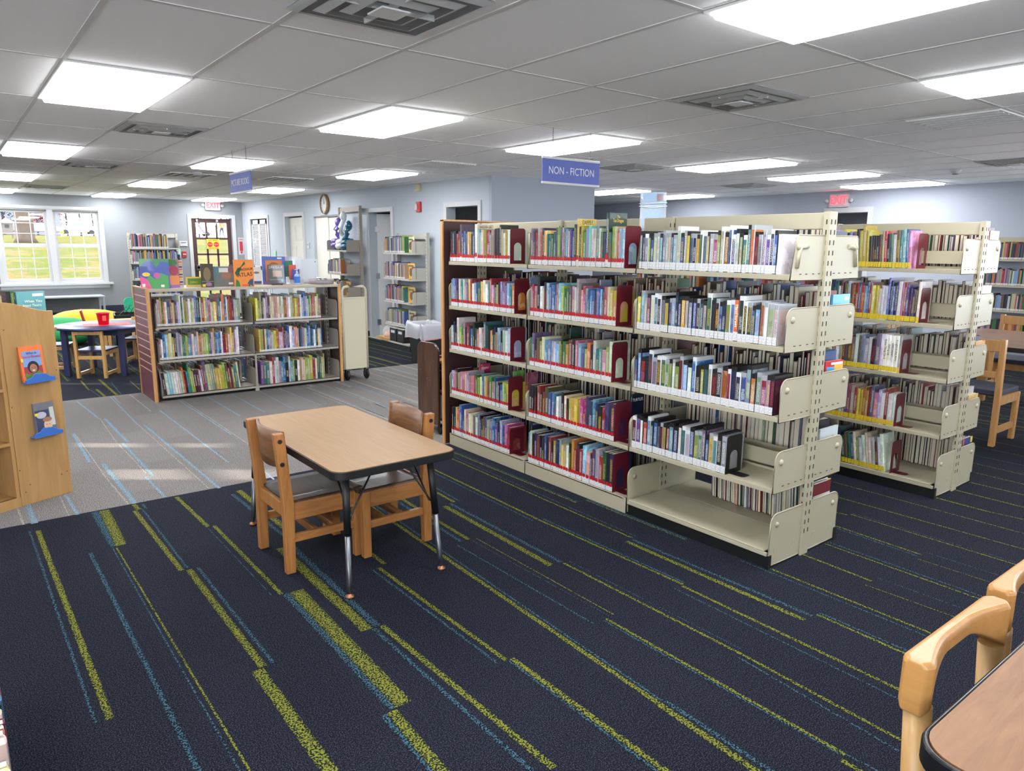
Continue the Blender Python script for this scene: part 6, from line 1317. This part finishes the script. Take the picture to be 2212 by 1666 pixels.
def tree(label, x, y, r, h, seed, branches=26, low=False, m=bark, name='tree', crown=None):
    t = thing(name, label, 'tree', (x, y, gz(x, y)-.05)); rs = random.Random(seed)
    MB().tube([(0, 0, 0), (0, 0, .25), (0.02, 0, h*.3), (-.05, 0, h*.6), (0, 0, h)], [r*1.4, r*1.05, r*.95, r*.75, r*.25], 14).build('trunk', m, t)
    b = MB()
    for k in range(branches):
        z = h*(rs.uniform(.1, .95) if low else rs.uniform(.45, .95)); a = rs.uniform(0, 2*pi); L = h*rs.uniform(.2, .42)
        p = Vector((0, 0, z)); pts = [p]; d = Vector((cos(a), sin(a), rs.uniform(.3, .9))).normalized()
        for q in range(4): d = (d+Vector((rs.uniform(-.3, .3), rs.uniform(-.3, .3), rs.uniform(-.1, .3)))).normalized(); p = p+d*L/4; pts.append(p)
        b.tube(pts, [r*.28, r*.2, r*.13, r*.08, r*.03], 5)
        for w in range(5):
            s0 = pts[rs.randint(1, 4)]; d2 = Vector((rs.uniform(-1, 1), rs.uniform(-1, 1), rs.uniform(0, 1))).normalized(); b.tube([s0, s0+d2*L*.2, s0+d2*L*.35+Vector((0, 0, .1))], [r*.08, r*.05, r*.02], 4)
    b.build('branches', m, t)
    if crown:
        c = MB()
        for k in range(420):
            q = Vector((rs.gauss(0, .4), rs.gauss(0, .3), rs.gauss(0, .35)))*h*.5+Vector((0, 0, h*.55)); q.z = max(.1, q.z); s_ = rs.uniform(.1, .22); d1 = Vector((rs.uniform(-1, 1), rs.uniform(-1, 1), rs.uniform(-1, 1))).normalized()*s_; d2 = d1.orthogonal().normalized()*s_*.7
            c.add([q-d1, q+d2, q+d1, q-d2], [(0, 1, 2, 3)])
        c.build('foliage', crown, t)
    return t
p = ray_at(56, 522, 40); tree('thick tree trunk seen through the left window sash', p.x, 40, .36, 10, 4, 16)
orange = mat('rust_leaves', (104, 46, 28), .9); dgreen = mat('evergreen', (40, 56, 46), .9)
for k, (u, y, h_, cr, lb) in enumerate(((175, 128, 7, None, 'bare bush behind the white van in the right sash'), (146, 140, 8, None, 'bare tree left in the right window sash'), (202, 150, 8, None, 'bare brown bush at the right end of the right sash'), (82, 136, 6, orange, 'rust-coloured shrub behind the silver car'), (120, 158, 7, orange, 'rust-coloured shrub at the left of the right sash'), (10, 125, 9, dgreen, 'evergreen at the left end of the window'), (430, 130, 8, None, 'bare tree seen through the exit door'), (492, 146, 9, None, 'bare tree right in the exit door glass'), (222, 168, 11, None, 'tall bare tree far behind the car park'))):
    p = ray_at(u, 500, y); tree(lb, p.x, y, .13, h_, 20+k, 46, True, mat('grey_bark', (62, 54, 58), .9), crown=cr)
def car(label, u, y, L, col, van=False):
    p = ray_at(u, 500, y); t = thing('car', label, 'car', (p.x, y, gz(p.x, y)+.12)); m = mat('car_%d' % col[0], col, .25, coat=.6)
    hh = 1.75 if van else 1.4; P = [(-L/2, .3), (-L/2, .75), (-L*.42, .85), (-L*.28, .95), (-L*.16, hh), (L*.25, hh), (L*.42, .98), (L/2, .85), (L/2, .3)]
    MB().prism(P, -.85, .85, 'y').build('body', m, t, bevel=.08)
    Q = [(-L*.25, 1.0), (-L*.145, hh-.1), (L*.235, hh-.1), (L*.36, 1.0)]; MB().prism(Q, -.87, .87, 'y').build('side_windows', mat('car_glass', (90, 110, 130), .1), t)
    for x in (-L*.32, L*.32):
        for yy in (-.82, .82): MB().lathe([(.31, -.1), (.33, -.08), (.33, .08), (.31, .1)], 18, 0, basis((x, yy, .33), (1, 0, 0), (0, 0, 1))).build('wheel', black, t)
car('white and silver car behind the tree trunk', 88, 114, 4.4, (110, 114, 124)); car('white van parked at the right in the window', 168, 116, 4.8, (140, 141, 144), True); car('light blue car left of the tree trunk', 30, 117, 4.2, (66, 74, 92)); car('pale car seen through the exit door glass', 424, 115, 4.2, (150, 152, 156))
p = ray_at(16, 505, 50); t = thing('wooden_shed', 'small wooden lookout shed on the lawn at the left window', 'shed', (p.x, 50, gz(p.x, 50)+.05)); wd_ = wood('shed_wood', (64, 54, 48), (90, 76, 68), axis=2)
MB().box(-.28, .28, -.28, .28, .25, .85).build('body', wd_, t); MB().prism([(-.42, .85), (.42, .85), (0, 1.15)], -.36, .36, 'y').build('roof', mat('shed_roof', (130, 122, 130), .8), t); MB().box(-.1, .1, -.3, -.275, .6, .78).build('opening', dark, t)
for x in (-.24, .24):
    for y in (-.24, .24): MB().box(x-.03, x+.03, y-.03, y+.03, 0, .26).build('leg', wd_, t)
p = ray_at(52, 470, 150); t = thing('house', 'pale distant house behind the evergreens', 'house', (p.x, 150, gz(0, 150))); MB().box(-5, 5, -3, 3, 0, 4).build('walls', mat('house_wall', (104, 108, 120), .8), t); MB().prism([(-5.5, 4), (5.5, 4), (0, 7)], -3.3, 3.3, 'y').build('roof', mat('house_roof', (130, 130, 144), .8), t)
for x in (-2.5, 0, 2.5): MB().box(x-.5, x+.5, -3.05, -3, 1.4, 2.8).build('window', MATS['car_glass'], t)
p = ray_at(134, 500, 85); t = thing('fire_hydrant', 'small yellow roadside hydrant left of the white van', 'hydrant', (p.x, 85, gz(p.x, 85)+.0)); MB().lathe([(.16, 0), (.16, .05), (.11, .06), (.11, .5), (.14, .5), (.14, .55), (.1, .66), (.02, .72)], 14).build('barrel', mat('hydrant_yellow', (230, 190, 60), .5), t); MB().lathe([(.06, -.17), (.06, .17)], 10, 0, basis((0, 0, .42), (0, 0, 1), (0, 1, 0))).build('nozzle', MATS['hydrant_yellow'], t)
for q in ('asphalt', 'bark', 'grey_bark', 'rust_leaves', 'evergreen'): MATS[q].node_tree.nodes['Principled BSDF'].inputs['Specular IOR Level'].default_value = 0
# passer-by in an orange jacket
def person(x, y):
    t = thing('person', 'person in orange jacket and dark blue trousers walking outside the exit door', 'person', (x, y, gz(x, y)+.03), radians(200)); me = bpy.data.meshes.new('body')
    J = {'pel': (0, 0, .95), 'wst': (0, 0, 1.08), 'chs': (0, 0, 1.32), 'nck': (0, 0, 1.48), 'hd0': (0, -.01, 1.56), 'hd1': (0, -.01, 1.68), 'hip_l': (.1, 0, .9), 'kn_l': (.11, -.12, .5), 'an_l': (.11, -.08, .09), 'to_l': (.12, -.24, .04), 'hip_r': (-.1, 0, .9), 'kn_r': (-.11, .04, .5), 'an_r': (-.11, .2, .12), 'to_r': (-.12, .1, .03),
         'sh_l': (.19, 0, 1.4), 'el_l': (.25, .06, 1.13), 'wr_l': (.24, -.06, .9), 'ha_l': (.24, -.09, .82), 'sh_r': (-.19, 0, 1.4), 'el_r': (-.25, .02, 1.13), 'wr_r': (-.24, -.14, .93), 'ha_r': (-.23, -.18, .86)}
    rad = dict(pel=.15, wst=.14, chs=.165, nck=.06, hd0=.085, hd1=.09, hip_l=.095, kn_l=.062, an_l=.042, to_l=.035, hip_r=.095, kn_r=.062, an_r=.042, to_r=.035, sh_l=.07, el_l=.05, wr_l=.035, ha_l=.035, sh_r=.07, el_r=.05, wr_r=.035, ha_r=.035)
    K = list(J); E_ = [('pel', 'wst'), ('wst', 'chs'), ('chs', 'nck'), ('nck', 'hd0'), ('hd0', 'hd1')]
    for s in 'lr': E_ += [('pel', 'hip_'+s), ('hip_'+s, 'kn_'+s), ('kn_'+s, 'an_'+s), ('an_'+s, 'to_'+s), ('chs', 'sh_'+s), ('sh_'+s, 'el_'+s), ('el_'+s, 'wr_'+s), ('wr_'+s, 'ha_'+s)]
    me.from_pydata([J[k] for k in K], [(K.index(a), K.index(b_)) for a, b_ in E_], []); o = bpy.data.objects.new('body', me); C.objects.link(o); o.parent = t
    sk = o.modifiers.new('skin', 'SKIN'); sv = me.skin_vertices[0] if me.skin_vertices else None
    if sv is None: return
    for i, k in enumerate(K): sv.data[i].radius = (rad[k], rad[k]*.85); sv.data[i].use_root = (k == 'pel')
    sd = o.modifiers.new('sub', 'SUBSURF'); sd.levels = 1; sd.render_levels = 2
    m = bpy.data.materials.new('clothes_and_skin'); m.use_nodes = True; nt = m.node_tree; bs = nt.nodes['Principled BSDF']; tc = node(nt, 'ShaderNodeTexCoord'); s = node(nt, 'ShaderNodeSeparateXYZ'); nt.links.new(tc.outputs['Object'], s.inputs[0])
    f1 = mth(nt, 'GREATER_THAN', s.outputs[2], 1.0); f2 = mth(nt, 'GREATER_THAN', s.outputs[2], 1.5)
    nt.links.new(mixc(nt, f2, mixc(nt, f1, lin((30, 38, 66)), lin((170, 84, 24))), lin((120, 90, 72))), bs.inputs['Base Color']); me.materials.append(m)
    MB().lathe([(.001, 0), (.09, .0), (.1, .04), (.085, .09), (.001, .12)], 16, 0, Matrix.Translation((0, .0, 1.68))).build('hair', mat('hair_dark', (60, 46, 40), .8), t)
p = ray_at(479, 500, 66); person(p.x, 66)
